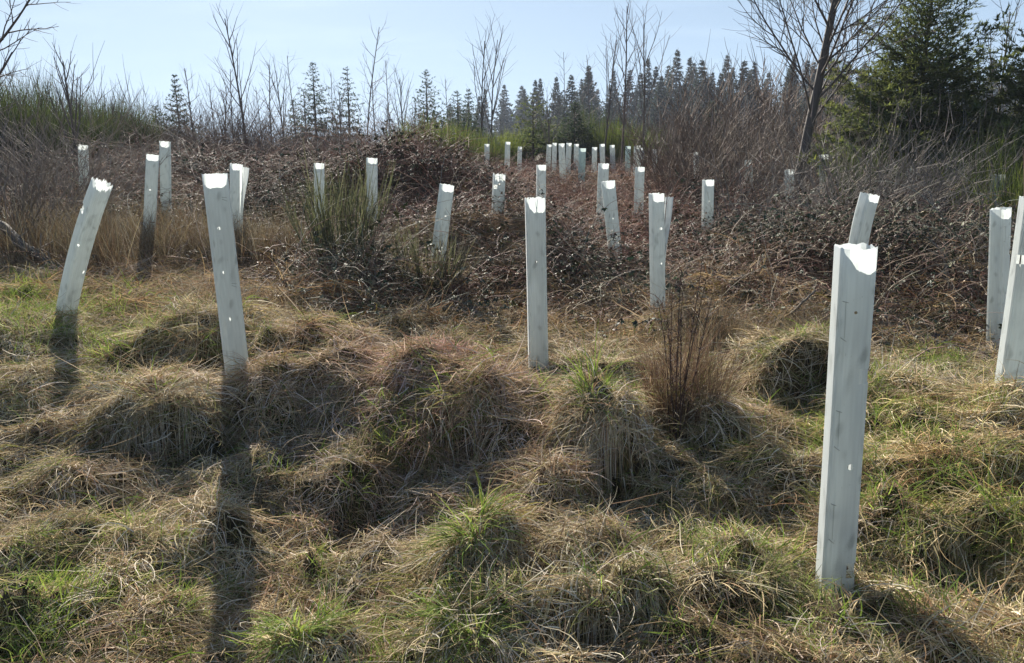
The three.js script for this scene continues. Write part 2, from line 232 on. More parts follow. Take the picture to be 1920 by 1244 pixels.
const GREENS = [[50, 540, 5.8, 0.6, 1], [0, 520, 6.4, 0.7, 1], [-80, 540, 5.8, 0.7, 1], [180, 535, 5.9, 0.3, 0.7], [215, 580, 5.1, 0.22, 0.6], [1110, 680, 4.35, 0.26, 1], [1150, 720, 3.95, 0.3, 1], [1810, 585, 5.0, 0.28, 1], [1740, 900, 2.75, 0.35, 0.8], [1700, 790, 3.3, 0.4, 0.6], [1500, 1100, 2.15, 0.4, 0.35], [100, 1080, 2.25, 0.35, 0.6], [720, 770, 3.5, 0.18, 0.6], [220, 600, 4.8, 0.5, 0.5], [1640, 750, 3.6, 0.5, 0.5], [480, 830, 3.2, 0.12, 0.5], [700, 1180, 2.0, 0.3, 0.5], [1800, 950, 2.6, 0.4, 0.5], [1560, 700, 4.1, 0.4, 0.6], [620, 940, 2.7, 0.2, 0.4], [1540, 1100, 2.12, 0.16, 0.7]].map(([u, v, d, r, k]) => ({ x: xAt(u, v, d), d, r, k }));
const greenAt = (x, d) => { let g = 0; for (const q of GREENS) { const r = Math.hypot(x - q.x, d - q.d) / q.r; if (r < 2) g = Math.max(g, q.k * Math.exp(-r * r)); } return g; };

// ---------------------------------------------------------------- grass
const STRAW = [0.53, 0.43, 0.245], BLEACH = [0.68, 0.60, 0.455], TAWNY = [0.36, 0.235, 0.135], DULL = [0.22, 0.17, 0.09], OLIVE = [0.27, 0.26, 0.085], FRESH = [0.15, 0.225, 0.04], LIME = [0.27, 0.34, 0.065];
const mixCols = (list) => { const x = R(); let s = 0; for (const [c, w] of list) { s += w; if (x < s) return vary(c, 0.22); } return vary(list[0][0]); };
function wisp(n, o) {                                                // a handful of strands lying along +x, rooted round the origin
  const b = new Buf();
  for (let k = 0; k < n; k++) {
    const L = rr(o.len[0], o.len[1]), S = 5; let th = rr(o.pitch[0], o.pitch[1]), ps = rr(-o.fan, o.fan) + (R() < (o.stray ?? 0.1) ? rr(-2, 2) : 0), x = rr(-o.root, o.root), z = rr(-o.root, o.root), y = rr(0, o.lift ?? 0.01);
    const pts = [x, y, z], bend = rr(o.bend[0], o.bend[1]) / S, curl = rr(-o.curl, o.curl) / S;
    for (let s = 0; s < S; s++) { x += Math.cos(th) * Math.cos(ps) * L / S; z += Math.cos(th) * Math.sin(ps) * L / S; y += Math.sin(th) * L / S; if (y < 0.006) { y = 0.006 + R() * 0.008; th = Math.max(th, rr(-0.1, 0.25)); } pts.push(x, y, z); th -= bend; ps += curl + rr(-0.15, 0.15); }
    b.ribbon(pts, rr(o.w[0], o.w[1]), rr(-0.9, 0.9), mixCols(o.cols), 0.25);
  }
  return b.geo();
}
R = rng32(101);
const P_DRY = [[STRAW, 0.36], [BLEACH, 0.22], [TAWNY, 0.14], [DULL, 0.14], [OLIVE, 0.14]];
const lay = (cols, k = 1) => ({ len: [0.12 * k, 0.32 * k], w: [0.0020, 0.0044], pitch: [0.0, 0.5], bend: [0.3, 1.3], fan: 0.7, curl: 1.2, root: 0.05, cols, stray: 0.14 });
const dryVar = [0, 1, 2, 3, 4, 5, 6, 7].map((k) => wisp(42, { ...lay(P_DRY, 0.42 + 0.05 * k), root: 0.10, fan: 1.0, stray: 0.25 }));
const tangleVar = [0, 1, 2, 3].map(() => wisp(18, { ...lay([[BLEACH, 0.35], [STRAW, 0.3], [TAWNY, 0.2], [DULL, 0.15]], 0.75), root: 0.1, fan: 3.1, curl: 2.2, pitch: [0.1, 0.8], w: [0.0018, 0.0034] }));
const oliveVar = [0, 1, 2].map(() => wisp(30, { ...lay([[OLIVE, 0.45], [FRESH, 0.15], [STRAW, 0.2], [DULL, 0.2]], 0.6), pitch: [0.1, 0.8], root: 0.09 }));
const greenVar = [0, 1, 2].map(() => wisp(22, { len: [0.05, 0.15], w: [0.0028, 0.005], pitch: [0.8, 1.5], bend: [0.2, 1.3], fan: 3.1, curl: 0.4, root: 0.07, cols: [[FRESH, 0.55], [LIME, 0.3], [OLIVE, 0.15]], stray: 0 }));
const tallVar = [0, 1, 2].map(() => wisp(20, { len: [0.3, 0.75], w: [0.0025, 0.005], pitch: [1.05, 1.55], bend: [0.0, 0.9], fan: 3.1, curl: 0.5, root: 0.1, cols: [[TAWNY, 0.3], [STRAW, 0.3], [DULL, 0.3], [BLEACH, 0.1]], stray: 0 }));

class Scatter {                                                      // copies of a few variants; one InstancedMesh for each variant
  constructor(variants) { this.v = variants; this.m = variants.map(() => []); this.c = variants.map(() => []); }
  add(x, y, z, normal, yaw, s, tint) {
    const k = Math.floor(R() * this.v.length), f = V(Math.cos(yaw), 0, Math.sin(yaw)); f.addScaledVector(normal, -f.dot(normal)).normalize();
    const side = V().crossVectors(f, normal), m = new THREE.Matrix4().makeBasis(f, normal, side).scale(V(s, s * rr(0.8, 1.15), s)).setPosition(x, y, z);
    this.m[k].push(m); this.c[k].push(tint);
  }
  build(name, mat, parent) {
    this.v.forEach((g, k) => {
      if (!this.m[k].length) return;
      const o = new THREE.InstancedMesh(g, mat, this.m[k].length); o.name = name; o.castShadow = o.receiveShadow = true;
      const col = new THREE.Color(); this.m[k].forEach((m, i) => { o.setMatrixAt(i, m); o.setColorAt(i, col.setRGB(...this.c[k][i])); });
      o.userData.kind = 'stuff'; parent.add(o);
    });
  }
}
const normalAt = (x, d, up = 0.3) => { const [a, b] = grad(x, d); return V(-a, 1 + up, b).normalize(); };
// tone of the dead grass from place to place: pinkish brown mounds in the middle, golden at the right, grey straw at the left
function grassTint(x, d) {
  const a = n2(x * 0.9, d * 0.9), b = n2b(x * 2.6, d * 2.6), pink = Math.exp(-(((x + 0.35) / 0.9) ** 2) - (((d - 4) / 0.9) ** 2)), gold = smooth(1.0, 1.8, x) * smooth(4.5, 3, d), k = 0.98 + 0.16 * a + 0.14 * b;
  const pale = smooth(0.1, 0.8, n2(x * 1.9 + 31, d * 2.3)), brown = smooth(0.15, 0.85, n2b(x * 1.5 + 17, d * 1.8));
  return [k * (1 + 0.02 * pink + 0.06 * gold + 0.14 * pale - 0.14 * brown), k * (1 - 0.12 * pink + 0.02 * gold + 0.13 * pale - 0.26 * brown), k * (1 + 0.0 * pink - 0.12 * gold + 0.16 * pale - 0.30 * brown)];
}
R = rng32(202);
{
  const dry = new Scatter(dryVar), tangle = new Scatter(tangleVar), olive = new Scatter(oliveVar), green = new Scatter(greenVar), tall = new Scatter(tallVar);
  const put = (s, x, d, dev, sc, lift = 0, tint) => { const [a, b] = grad(x, d, 0.07), st = Math.hypot(a, b), yaw = st > 0.08 ? Math.atan2(b, -a) + rr(-dev, dev) : rr(-1.2, 1.2) + 0.6 + 2 * n2(x, d); s.add(x, gY(x, d) - 0.004 + lift, -d, normalAt(x, d), yaw, sc, tint ?? grassTint(x, d)); };
  for (let d = 1.2; d < 9; d += 0.1) {
    const wid = d * 0.78 + 2.2, dens = d < 3 ? 560 : d < 4.2 ? 470 : d < 6 ? 330 : 170, n = Math.round(2 * wid * 0.1 * dens);
    for (let k = 0; k < n; k++) {
      const x = rr(-wid, wid), q = d + rr(0, 0.1), e = q - edgeD(x); if (e > 0.3 && R() < smooth(0.3, 3.6, e) * (openPatch(x, q) ? 0.25 : 0.85)) continue;
      const g = greenAt(x, q), ol = 0.16 + 0.2 * n2(x * 1.7 + 5, q * 1.7) + 0.5 * g, big = d > 5 ? 1.4 : d > 3.4 ? 1.15 : 0.95;
      if (R() < g * 0.7) put(green, x, q, 3, rr(0.6, 1.1) * big, 0, [1, 1, 1]);
      else if (R() < ol) put(olive, x, q, 0.8, rr(0.7, 1.2) * big);
      else if (R() < 0.22) put(tangle, x, q, 2, rr(0.7, 1.1) * big, 0.01);
      else put(dry, x, q, R() < 0.3 ? 2.4 : 0.9, rr(0.65, 1.2) * big);
      if (R() < 0.008) put(green, x, q, 3, rr(0.5, 0.9), 0, [1, 1, 1]);
    }
  }
  // straw among the brambles, thinner with distance
  for (let d = 5.6; d < 26; d += 0.25) {
    const wid = d * 0.76 + 1.5, n = Math.round(2 * wid * 0.25 * (d < 9 ? 90 : d < 14 ? 45 : 18));
    for (let k = 0; k < n; k++) { const x = rr(-wid, wid), q = d + rr(0, 0.25), [h, l] = heap(x, q); if (R() < l * 0.8) continue; const lft = h * (openPatch(x, q) ? 0.1 : 1) * rr(0.2, 0.95); put(R() < 0.5 ? dry : tangle, x, q, 2, rr(1.2, 2.2), lft, grassTint(x, q).map((v, i) => v * [0.80, 0.71, 0.64][i])); }
  }
  // upright brown grass standing behind the leaning shelters at the left and beside the broom
  for (const [u, d, a, b, n, s] of [[230, 8.6, 1.2, 1.1, 260, 1.0], [360, 9.2, 0.9, 0.9, 150, 0.95], [470, 8.6, 0.6, 0.6, 110, 0.85], [60, 8.8, 0.9, 0.9, 110, 1], [540, 8.8, 0.6, 0.5, 140, 0.9], [430, 5.6, 0.5, 0.3, 90, 0.6], [900, 7.8, 0.5, 0.4, 90, 0.7], [1330, 5.6, 0.35, 0.3, 70, 0.7], [1480, 5.4, 0.4, 0.3, 60, 0.6]])
    for (let k = 0; k < n; k++) { const t = rr(0, 6.28), r = Math.sqrt(R()), x = (u - 960) / FOCAL * d + Math.cos(t) * r * a, q = d + Math.sin(t) * r * b; tall.add(x, gY(x, q), -q, V(rr(-0.15, 0.15), 1, rr(-0.15, 0.15)).normalize(), rr(0, 6.28), s * rr(0.6, 1.15), grassTint(x, q).map((v, i) => v * [0.52, 0.53, 0.52][i])); }
  dry.build('wisp', M.grass, stuff('dry_grass', 'matted straw coloured dead grass covering the hummocks', 'grass'));
  tangle.build('wisp', M.grass, stuff('tangled_grass', 'loose bleached grass stems tangled over the mat', 'grass'));
  olive.build('wisp', M.green, stuff('olive_grass', 'dull olive half dead grass between the straw', 'grass'));
  green.build('tuft', M.green, stuff('green_grass', 'fresh bright green spring grass in small patches', 'grass'));
  tall.build('wisp', M.grass, stuff('tall_dead_grass', 'upright brown dead grass standing in front of the brambles', 'grass'));
}
{ // long strands combed over the hummocks, each following the surface downhill
  R = rng32(303);
  const b = new Buf();
  for (let k = 0; k < 24000; k++) {
    const d = 1.3 + Math.pow(R(), 0.8) * 4.6, wid = d * 0.74 + 0.5; let x = rr(-wid, wid), q = d; if (q > edgeD(x) + 0.4) continue;
    const S = 6, L = rr(0.10, 0.28), l0 = rr(0.004, 0.026), pts = [], ph = rr(0, 6.28); let yaw = 0.6 + 2 * n2(x, q) + rr(-1, 1);
    const tint = grassTint(x, q), c0 = mixCols([[STRAW, 0.38], [BLEACH, 0.3], [TAWNY, 0.2], [DULL, 0.12]]);
    for (let s = 0; s <= S; s++) {
      const t = s / S; pts.push(x, gY(x, q) + l0 * Math.sin(Math.min(1, t * 1.3 + 0.1) * 2.8) + 0.006 + 0.004 * Math.sin(ph + t * 7), -q);
      const [ga, gb] = grad(x, q, 0.06), st = Math.hypot(ga, gb); if (st > 0.06) { const w = Math.atan2(-gb, -ga); let dv = w - yaw; dv = Math.atan2(Math.sin(dv), Math.cos(dv)); yaw += dv * Math.min(0.3, st * 0.6); } yaw += rr(-0.4, 0.4);
      const hs = L / S / Math.sqrt(1 + st * st); x += Math.cos(yaw) * hs; q += Math.sin(yaw) * hs;
    }
    b.ribbon(pts, rr(0.0022, 0.0045), rr(-0.7, 0.7), c0.map((v, i) => v * tint[i]), 0.3);
  }
  const o = mesh(numbered('combed_grass'), b.geo(), M.grass, scene); o.userData = { kind: 'stuff', label: 'long dry strands combed down over the grass mounds', category: 'grass' };
}

// ---------------------------------------------------------------- tree shelters
{ // faint streaks and blotches of algae and dirt on the plastic, uv in metres
  const N = 256, data = new Uint8Array(N * N * 4), na = createNoise2D(rng32(61));
  const per = (x, y, s, t) => { const a = x / N, b = y / N; return lerp(lerp(na(x * s, y * t), na((x - N) * s, y * t), a), lerp(na(x * s, (y - N) * t), na((x - N) * s, (y - N) * t), a), b); };
  for (let y = 0; y < N; y++) for (let x = 0; x < N; x++) {
    const streak = per(x, y, 0.11, 0.012), blotch = per(x, y, 0.025, 0.02), fine = per(x, y, 0.5, 0.5), o = (y * N + x) * 4;
    const k = 234 + 10 * streak + 6 * fine - 34 * smooth(0.2, 0.8, blotch + 0.4 * fine) - (fine > 0.72 && blotch > -0.1 ? 40 : 0);
    data[o] = k - 3; data[o + 1] = k; data[o + 2] = k - 6; data[o + 3] = 255;
  }
  const t = new THREE.DataTexture(data, N, N); t.colorSpace = THREE.SRGBColorSpace; t.wrapS = t.wrapT = THREE.RepeatWrapping; t.magFilter = THREE.LinearFilter; t.repeat.set(2.2, 1.6); t.needsUpdate = true;
  M.plastic.map = t; M.teal.map = t;
}
function shelter(tu, tv, bu, d, yaw, label, o = {}, group) {
  const g = thing(o.name ?? 'tree_shelter', label, 'tree shelter', group);
  const base = V(xAt(bu, 600, d), 0, -d); if (o.bv) base.x = xAt(bu, o.bv, d);
  base.y = gY(base.x, d) - 0.05;
  const top = V(xAt(tu, tv, d), yAt(tu, tv, d), -d - (o.back ?? 0));
  g.position.copy(base); top.sub(base);
  const L = top.length(), s = (o.s ?? 0.13), mid = top.clone().multiplyScalar(0.55); mid.x -= (o.bend ?? 0);
  const curve = new THREE.QuadraticBezierCurve3(V(0, 0, 0), mid, top), ya = yaw * Math.PI / 180, ctr = V(), tg = V(), X = V(), Z = V();
  const wob = rr(0, 6.28), seed = rr(0, 100), sq = rr(-0.05, 0.05);
  const frame = (t) => { const q = clamp(t / L, 0, 1); curve.getPoint(q, ctr); curve.getTangent(q, tg); X.set(Math.cos(ya + sq * q), 0, -Math.sin(ya + sq * q)); X.addScaledVector(tg, -X.dot(tg)).normalize(); Z.crossVectors(X, tg).normalize(); };
  const CX = [-1, 1, 1, -1], CZ = [1, 1, -1, -1];                    // corners: front left, front right, back right, back left
  const P = (f, a, t, out) => {                                      // face f, a from its left to its right seen from outside, t metres up
    frame(t); const h = s / 2 * (1 + 0.012 * Math.sin(t * 4 + wob)), q = t / L;
    const cx = [CX[f] * (1 + sq), CX[(f + 1) % 4] * (1 + sq)], cz = [CZ[f] * (1 - sq), CZ[(f + 1) % 4] * (1 - sq)];
    let x = lerp(cx[0], cx[1], a) * h, z = lerp(cz[0], cz[1], a) * h; const near = Math.max(0, 0.2 - Math.min(a, 1 - a)) / 0.2, pull = 1 - 0.13 * near;   // soft folded corners
    if (f % 2) { x *= pull; z *= 1 - 0.13 * near; } else { z *= pull; x *= 1 - 0.13 * near; }
    if (o.split && f === 1) { const w = smooth(0.45, 1, q); x += 0.075 * w * (1 - 0.5 * a); z += 0.02 * w * (1 - a); }
    return out.set(ctr.x + X.x * x + Z.x * z, ctr.y + X.y * x + Z.y * z, ctr.z + X.z * x + Z.z * z);
  };
  const pos = [], uv = [], idx = [], v = V(), rim = o.rim ?? 0.012;
  const notches = []; for (const [f, side, tf] of o.notch ?? []) { notches.push([f, side, L * (1 - tf), 0.036, 0.05]); notches.push([(f + (side ? 1 : 3)) % 4, 1 - side, L * (1 - tf), 0.03, 0.05]); }
  for (let f = 0; f < 4; f++) {
    const flapTop = o.split && f === 1 ? L - 0.04 : L, holes = (o.holes ?? []).filter((h) => h[0] === f && h[2] > 0).map(([, tf, r, a]) => ({ t: L * (1 - tf), r, a: (a ?? 0.46) * s })), nt = notches.filter((q) => q[0] === f);
    let cuts = [0]; for (let t = 0.1; t < flapTop - 0.09; t += 0.1) cuts.push(t); cuts.push(flapTop);
    cuts = cuts.filter((t) => !holes.some((h) => Math.abs(h.t - t) < h.r + 0.006) && !nt.some((q) => t > q[2] - 0.03 && t < q[2] + q[4] + 0.03));
    for (const q of nt) cuts.push(q[2], q[2] + q[4]); cuts.sort((a, b) => a - b);
    for (const [c0, c1] of [[0, 0.2 * s], [0.2 * s, 0.8 * s], [0.8 * s, s]]) for (let k = 0; k < cuts.length - 1; k++) {
      const t0 = cuts[k], t1 = cuts[k + 1]; let a0 = 0, a1 = s; for (const q of nt) if (Math.abs(q[2] - t0) < 1e-6) { if (q[1]) a1 -= q[3]; else a0 += q[3]; }
      a0 = Math.max(a0, c0); a1 = Math.min(a1, c1); if (a1 - a0 < 1e-5) continue;
      const sh = new THREE.Shape(); sh.moveTo(a0, t0); const bottomCols = 2; for (let c = 1; c <= bottomCols; c++) sh.lineTo(lerp(a0, a1, c / bottomCols), t0);
      const last = k === cuts.length - 2, cols = last ? 10 : 2;
      for (let c = 0; c <= cols; c++) { const a = lerp(a1, a0, c / cols), w = (f + a / s) * 3.1 + seed; sh.lineTo(a, last ? t1 - rim * (0.5 - 0.5 * Math.abs(Math.sin(w * 2.3)) + 0.5 * Math.abs(n2(w * 1.3, seed)) + (rim > 0.025 ? 0.9 * Math.abs(n2b(w * 4, seed)) : 0.15 * n2b(w * 5, seed))) : t1); }
      for (const h of holes) if (h.t > t0 && h.t < t1 && h.a > c0 && h.a < c1) { const p = new THREE.Path(); p.absarc(h.a, h.t, h.r, 0, Math.PI * 2, true); sh.holes.push(p); }
      const sg = new THREE.ShapeGeometry(sh, 12), sp = sg.attributes.position, o0 = pos.length / 3;
      for (let i = 0; i < sp.count; i++) { P(f, sp.getX(i) / s, sp.getY(i), v); pos.push(v.x, v.y, v.z); uv.push(sp.getX(i) + f * s + seed, sp.getY(i) + seed); }
      for (let i = 0; i < sg.index.count; i++) idx.push(o0 + sg.index.array[i]);
    }
  }
  const geo = new THREE.BufferGeometry(); geo.setAttribute('position', new THREE.Float32BufferAttribute(pos, 3)); geo.setAttribute('uv', new THREE.Float32BufferAttribute(uv, 2)); geo.setIndex(idx);
  const flat = geo.toNonIndexed(); flat.computeVertexNormals();
  mesh('sleeve', flat, o.teal ? M.teal : M.plastic, g);
  for (const [f, tf, side] of o.slots ?? []) {                       // the dark cut lines of a tab: two short strokes joined by a long one
    const t = L * (1 - tf), a0 = side ? 0.62 : 0.04, a1 = side ? 0.84 : 0.24, hh = side ? 0.012 : 0.12, b = new Buf(), e = V(), q = V();
    const nrm = V(); frame(t); nrm.copy(f === 0 ? Z : X).multiplyScalar(0.002);
    const line = (fa, ta, fb, tb, w) => { const pts = []; for (const k of [0, 0.5, 1]) { P(f, lerp(fa, fb, k), lerp(ta, tb, k), e); pts.push(e.clone().add(nrm)); } b.stem(pts, w * 0.75, w * 0.5, 4, [0.24, 0.25, 0.23]); };
    line(a0, t, a1, t - 0.004, 0.0016); line(a0, t - hh, a1, t - hh - 0.012, 0.0016); if (!side) line(lerp(a0, a1, 0.6), t, lerp(a0, a1, 0.7), t - hh, 0.0009);
    mesh('tab_slit', b.geo(), M.twig, g);
  }
  if (o.post) { const b = new Buf(), pts = [0.01, 0.5, 0.93].map((q) => { frame(L * q); return ctr.clone().addScaledVector(X, s * 0.16).addScaledVector(Z, -s * 0.2); }); b.stem(pts, o.post, o.post, 4, [0.36, 0.27, 0.16]); mesh('stake', b.geo(), M.twig, g); }
  if (o.stake) { frame(L * 0.5); const b = new Buf(), p0 = P(1, 0.75, 0.02, V()), p1 = P(1, 0.75, L - 0.02, V()); p0.addScaledVector(X, 0.016); p1.addScaledVector(X, 0.016); p1.y += 0.02; b.stem([p0, p0.clone().lerp(p1, 0.5), p1], 0.011, 0.010, 6, [0.42, 0.33, 0.16]); mesh('stake', b.geo(), M.twig, g); }
  g.userData.top = undefined; return { g, top: top.clone().add(base), L };
}
R = rng32(404);
const tops = TUBES.map(([tu, tv, bu, bv, d, yaw, label, o]) => shelter(tu, tv, bu, d, yaw, label, { ...o, bv: bv ?? 400 }, 'tree shelters across the field'));
for (const [u, v, d, teal] of FAR) shelter(u, v, u + rr(-4, 4), d, rr(-40, 40), teal ? 'tiny teal shelter in the far row below the young conifers' : 'tiny pale shelter in the far row below the young conifers', { s: 0.13, rim: 0.012, teal, bv: 300 }, 'far row of shelters');

// ---------------------------------------------------------------- woody plants
const BARK = [0.10, 0.08, 0.065], GREY = [0.16, 0.138, 0.115], PURPLE = [0.155, 0.105, 0.095], DARK = [0.085, 0.070, 0.056];
const tmpV = V();
function wander(o, dir, L, segs, wob, trop) {                        // a bending line from o, pulled up (trop > 0) or down
  const pts = [o.clone()], p = o.clone(), d = dir.clone().normalize();
  for (let k = 0; k < segs; k++) { d.x += rr(-wob, wob); d.y += rr(-wob, wob) + trop; d.z += rr(-wob, wob); d.normalize(); p.addScaledVector(d, L / segs); pts.push(p.clone()); }
  return pts;
}
const onLine = (pts, t) => { const q = t * (pts.length - 1), i = Math.min(pts.length - 2, Math.floor(q)); return pts[i].clone().lerp(pts[i + 1], q - i); };
const dirAt = (pts, t) => { const i = Math.min(pts.length - 2, Math.floor(t * (pts.length - 1))); return pts[i + 1].clone().sub(pts[i]).normalize(); };
function sideDir(ax, ang, az) { const a = V(0.3, 0.2, 0.9); if (Math.abs(a.dot(ax)) > 0.9) a.set(1, 0, 0); const b = V().crossVectors(ax, a).normalize(), c = V().crossVectors(b, ax); return ax.clone().multiplyScalar(Math.cos(ang)).addScaledVector(b, Math.sin(ang) * Math.cos(az)).addScaledVector(c, Math.sin(ang) * Math.sin(az)); }
// levels: [{n, len, r, ang, t0, wob, trop, segs, sides}], the first is the trunk
function bareTree(lv, col, tipCol) {
  const bufs = lv.map(() => new Buf());
  const go = (pts, len, r, k) => {
    bufs[k].stem(pts, r, r * (k === lv.length - 1 ? 0.45 : 0.3), lv[k].sides, k === 0 ? col : lerpC(col, tipCol, k / (lv.length - 1)), lerpC(col, tipCol, (k + 0.6) / lv.length));
    const q = lv[k + 1]; if (!q) return;
    const n = Math.max(1, Math.round(q.n * (k ? clamp(len / lv[k].len, 0.4, 1.3) : 1))); let az = rr(0, 6.28);
    for (let i = 0; i < n; i++) {
      const t = lerp(q.t0, 0.98, (i + rr(0.1, 0.9)) / n); az += 2.4 + rr(-0.5, 0.5);
      const L = q.len * rr(0.65, 1.2) * (q.taper ? lerp(1, q.taper, (t - q.t0) / (1 - q.t0)) : 1), rad = Math.min(r * lerp(1, 0.35, t) * 0.75, q.r * rr(0.8, 1.15));
      go(wander(onLine(pts, t), sideDir(dirAt(pts, t), q.ang * rr(0.75, 1.25), az), L, q.segs, q.wob, q.trop), L, rad, k + 1);
    }
  };
  const t = lv[0]; go(wander(V(0, -0.1, 0), V(rr(-0.05, 0.05) + (t.leanX ?? 0), 1, rr(-0.05, 0.05)), t.len, t.segs, t.wob, t.trop), t.len, t.r, 0);
  return bufs;
}
const lerpC = (a, b, t) => [lerp(a[0], b[0], t), lerp(a[1], b[1], t), lerp(a[2], b[2], t)];
function treeThing(name, label, category, bufs, group) {
  const o = thing(name, label, category, group); o.userData.base = name;
  mesh('trunk', bufs[0].geo(), M.twig, o);
  const nm = ['trunk', 'branches', 'twigs', 'twigs'];
  for (let k = 1; k < bufs.length; k++) if (bufs[k].n) { const m = mesh(bufs.length === 2 ? 'branches' : nm[k], bufs[k].geo(), M.twig, o); m.userData.kind = 'stuff'; }
  return o;
}
const stand = (o, u, d, s = 1, turn = 0, sink = 0) => { o.position.set((u - 960) / FOCAL * d * 0.97, 0, -d); o.position.y = groundFar(o.position.x, d) - sink; o.scale.setScalar(s); o.rotation.y = turn; return o; };
const groundFar = (x, d) => gY(clamp(x, -55, 55), Math.min(d, 50));

// saplings standing against the sky: [u, metres ahead, v of the top, kind]
R = rng32(505);
const SAP = [
  (h) => bareTree([{ len: h, r: 0.045, segs: 8, wob: 0.03, trop: 0.03, sides: 5 }, { n: 16, len: h * 0.38, r: 0.016, ang: 0.6, t0: 0.22, wob: 0.08, trop: 0.12, segs: 5, sides: 4, taper: 0.35 }, { n: 5, len: h * 0.13, r: 0.007, ang: 0.6, t0: 0.25, wob: 0.1, trop: 0.05, segs: 3, sides: 3 }], BARK, PURPLE),
  (h) => bareTree([{ len: h, r: 0.04, segs: 8, wob: 0.05, trop: 0.03, sides: 5 }, { n: 9, len: h * 0.5, r: 0.02, ang: 0.42, t0: 0.3, wob: 0.07, trop: 0.08, segs: 6, sides: 4, taper: 0.4 }, { n: 7, len: h * 0.14, r: 0.007, ang: 0.65, t0: 0.2, wob: 0.12, trop: 0.06, segs: 3, sides: 3 }], BARK, GREY),
  (h) => bareTree([{ len: h, r: 0.03, segs: 8, wob: 0.04, trop: 0.03, sides: 4 }, { n: 22, len: h * 0.26, r: 0.010, ang: 0.9, t0: 0.15, wob: 0.1, trop: 0.1, segs: 4, sides: 3, taper: 0.3 }, { n: 4, len: h * 0.09, r: 0.005, ang: 0.6, t0: 0.3, wob: 0.1, trop: 0.05, segs: 2, sides: 3 }], GREY, PURPLE),
];
for (const [u, d, v, k, lab] of [
  [467, 24, 28, 0, 'tall bare sapling with upswept branches, highest at the left of the skyline'],
  [142, 15, 102, 1, 'slim forked sapling rising from the broom at the far left'],
  [735, 30, 108, 2, 'small bare birch like sapling between the thin pole and the young spruce'],
  [683, 24, 42, 2, 'thin bare pole like sapling left of the birch like one'],
  [897, 27, 68, 1, 'bare twin tree, the one leaning a little toward the thin pole'],
  [921, 27, 66, 1, 'bare twin tree, the one nearer the conifer forest'],
  [1060, 36, 90, 2, 'bushy bare sapling in front of the dark forest edge'],
  [1112, 30, 95, 2, 'short bare sapling with upright twigs beside the tallest bare trees'],
  [1132, 27, 70, 1, 'bare sapling just left of the tallest slender tree'],
  [1165, 25, 4, 0, 'tallest slender bare tree in front of the conifer forest'],
  [1208, 24, 38, 1, 'bare tree with wide forked crown right of the tallest slender one'],
  [1420, 20, 100, 2, 'thin bare sapling left of the big bare tree'],
  [1340, 26, 130, 1, 'low bare sapling rising from the grey thicket'],
  [560, 30, 100, 2, 'faint bare sapling left of the pair of young firs'],
  [1870, 17, 10, 1, 'bare tree crown showing between the two big firs'],
  ...[365, 420, 440, 490, 535, 575, 625, 640, 705, 720, 760, 775, 850, 1030, 1095, 1250, 1275, 1365, 1445].map((u, k) => [u, 23 + (k * 7) % 11, 120 + (k * 37) % 70, k % 3 === 1 ? 1 : 2, 'thin bare sapling among the scrub along the skyline']),
  [400, 28, 150, 2, 'low thin sapling in the brown grey scrub'],
  [510, 24, 112, 2, 'lone thin stem beside the highest left sapling'],
]) {
  const gy = groundFar((u - 960) / FOCAL * d, d), h = yAt(u, v, d) - gy;
  stand(treeThing('bare_sapling', lab, 'sapling', SAP[k](h), 'bare saplings on the skyline'), u, d);
}
{ // the big bare tree and the branches reaching in at the left edge
  R = rng32(606);
  const b = bareTree([{ len: 6.4, r: 0.105, segs: 10, wob: 0.03, trop: 0.02, sides: 8, leanX: 0.06 }, { n: 32, len: 2.5, r: 0.022, ang: 0.8, t0: 0.3, wob: 0.07, trop: 0.055, segs: 7, sides: 5, taper: 0.55 }, { n: 10, len: 1.0, r: 0.013, ang: 0.6, t0: 0.15, wob: 0.1, trop: 0.06, segs: 5, sides: 4 }, { n: 7, len: 0.5, r: 0.0075, ang: 0.6, t0: 0.2, wob: 0.12, trop: 0.04, segs: 3, sides: 3 }], DARK, BARK);
  stand(treeThing('bare_tree', 'big dark bare tree with spreading crown left of the firs', 'tree', b), 1490, 14);
  const c = bareTree([{ len: 4.6, r: 0.09, segs: 8, wob: 0.05, trop: 0.0, sides: 6 }, { n: 16, len: 1.7, r: 0.03, ang: 0.9, t0: 0.3, wob: 0.12, trop: 0.02, segs: 6, sides: 4, taper: 0.6 }, { n: 9, len: 0.6, r: 0.010, ang: 0.7, t0: 0.2, wob: 0.16, trop: 0.03, segs: 4, sides: 3 }, { n: 5, len: 0.22, r: 0.005, ang: 0.7, t0: 0.2, wob: 0.16, trop: 0.03, segs: 2, sides: 3 }], DARK, BARK);
  stand(treeThing('bare_tree', 'crooked dark tree whose branches reach in at the left edge', 'tree', c), -70, 10.0);
}
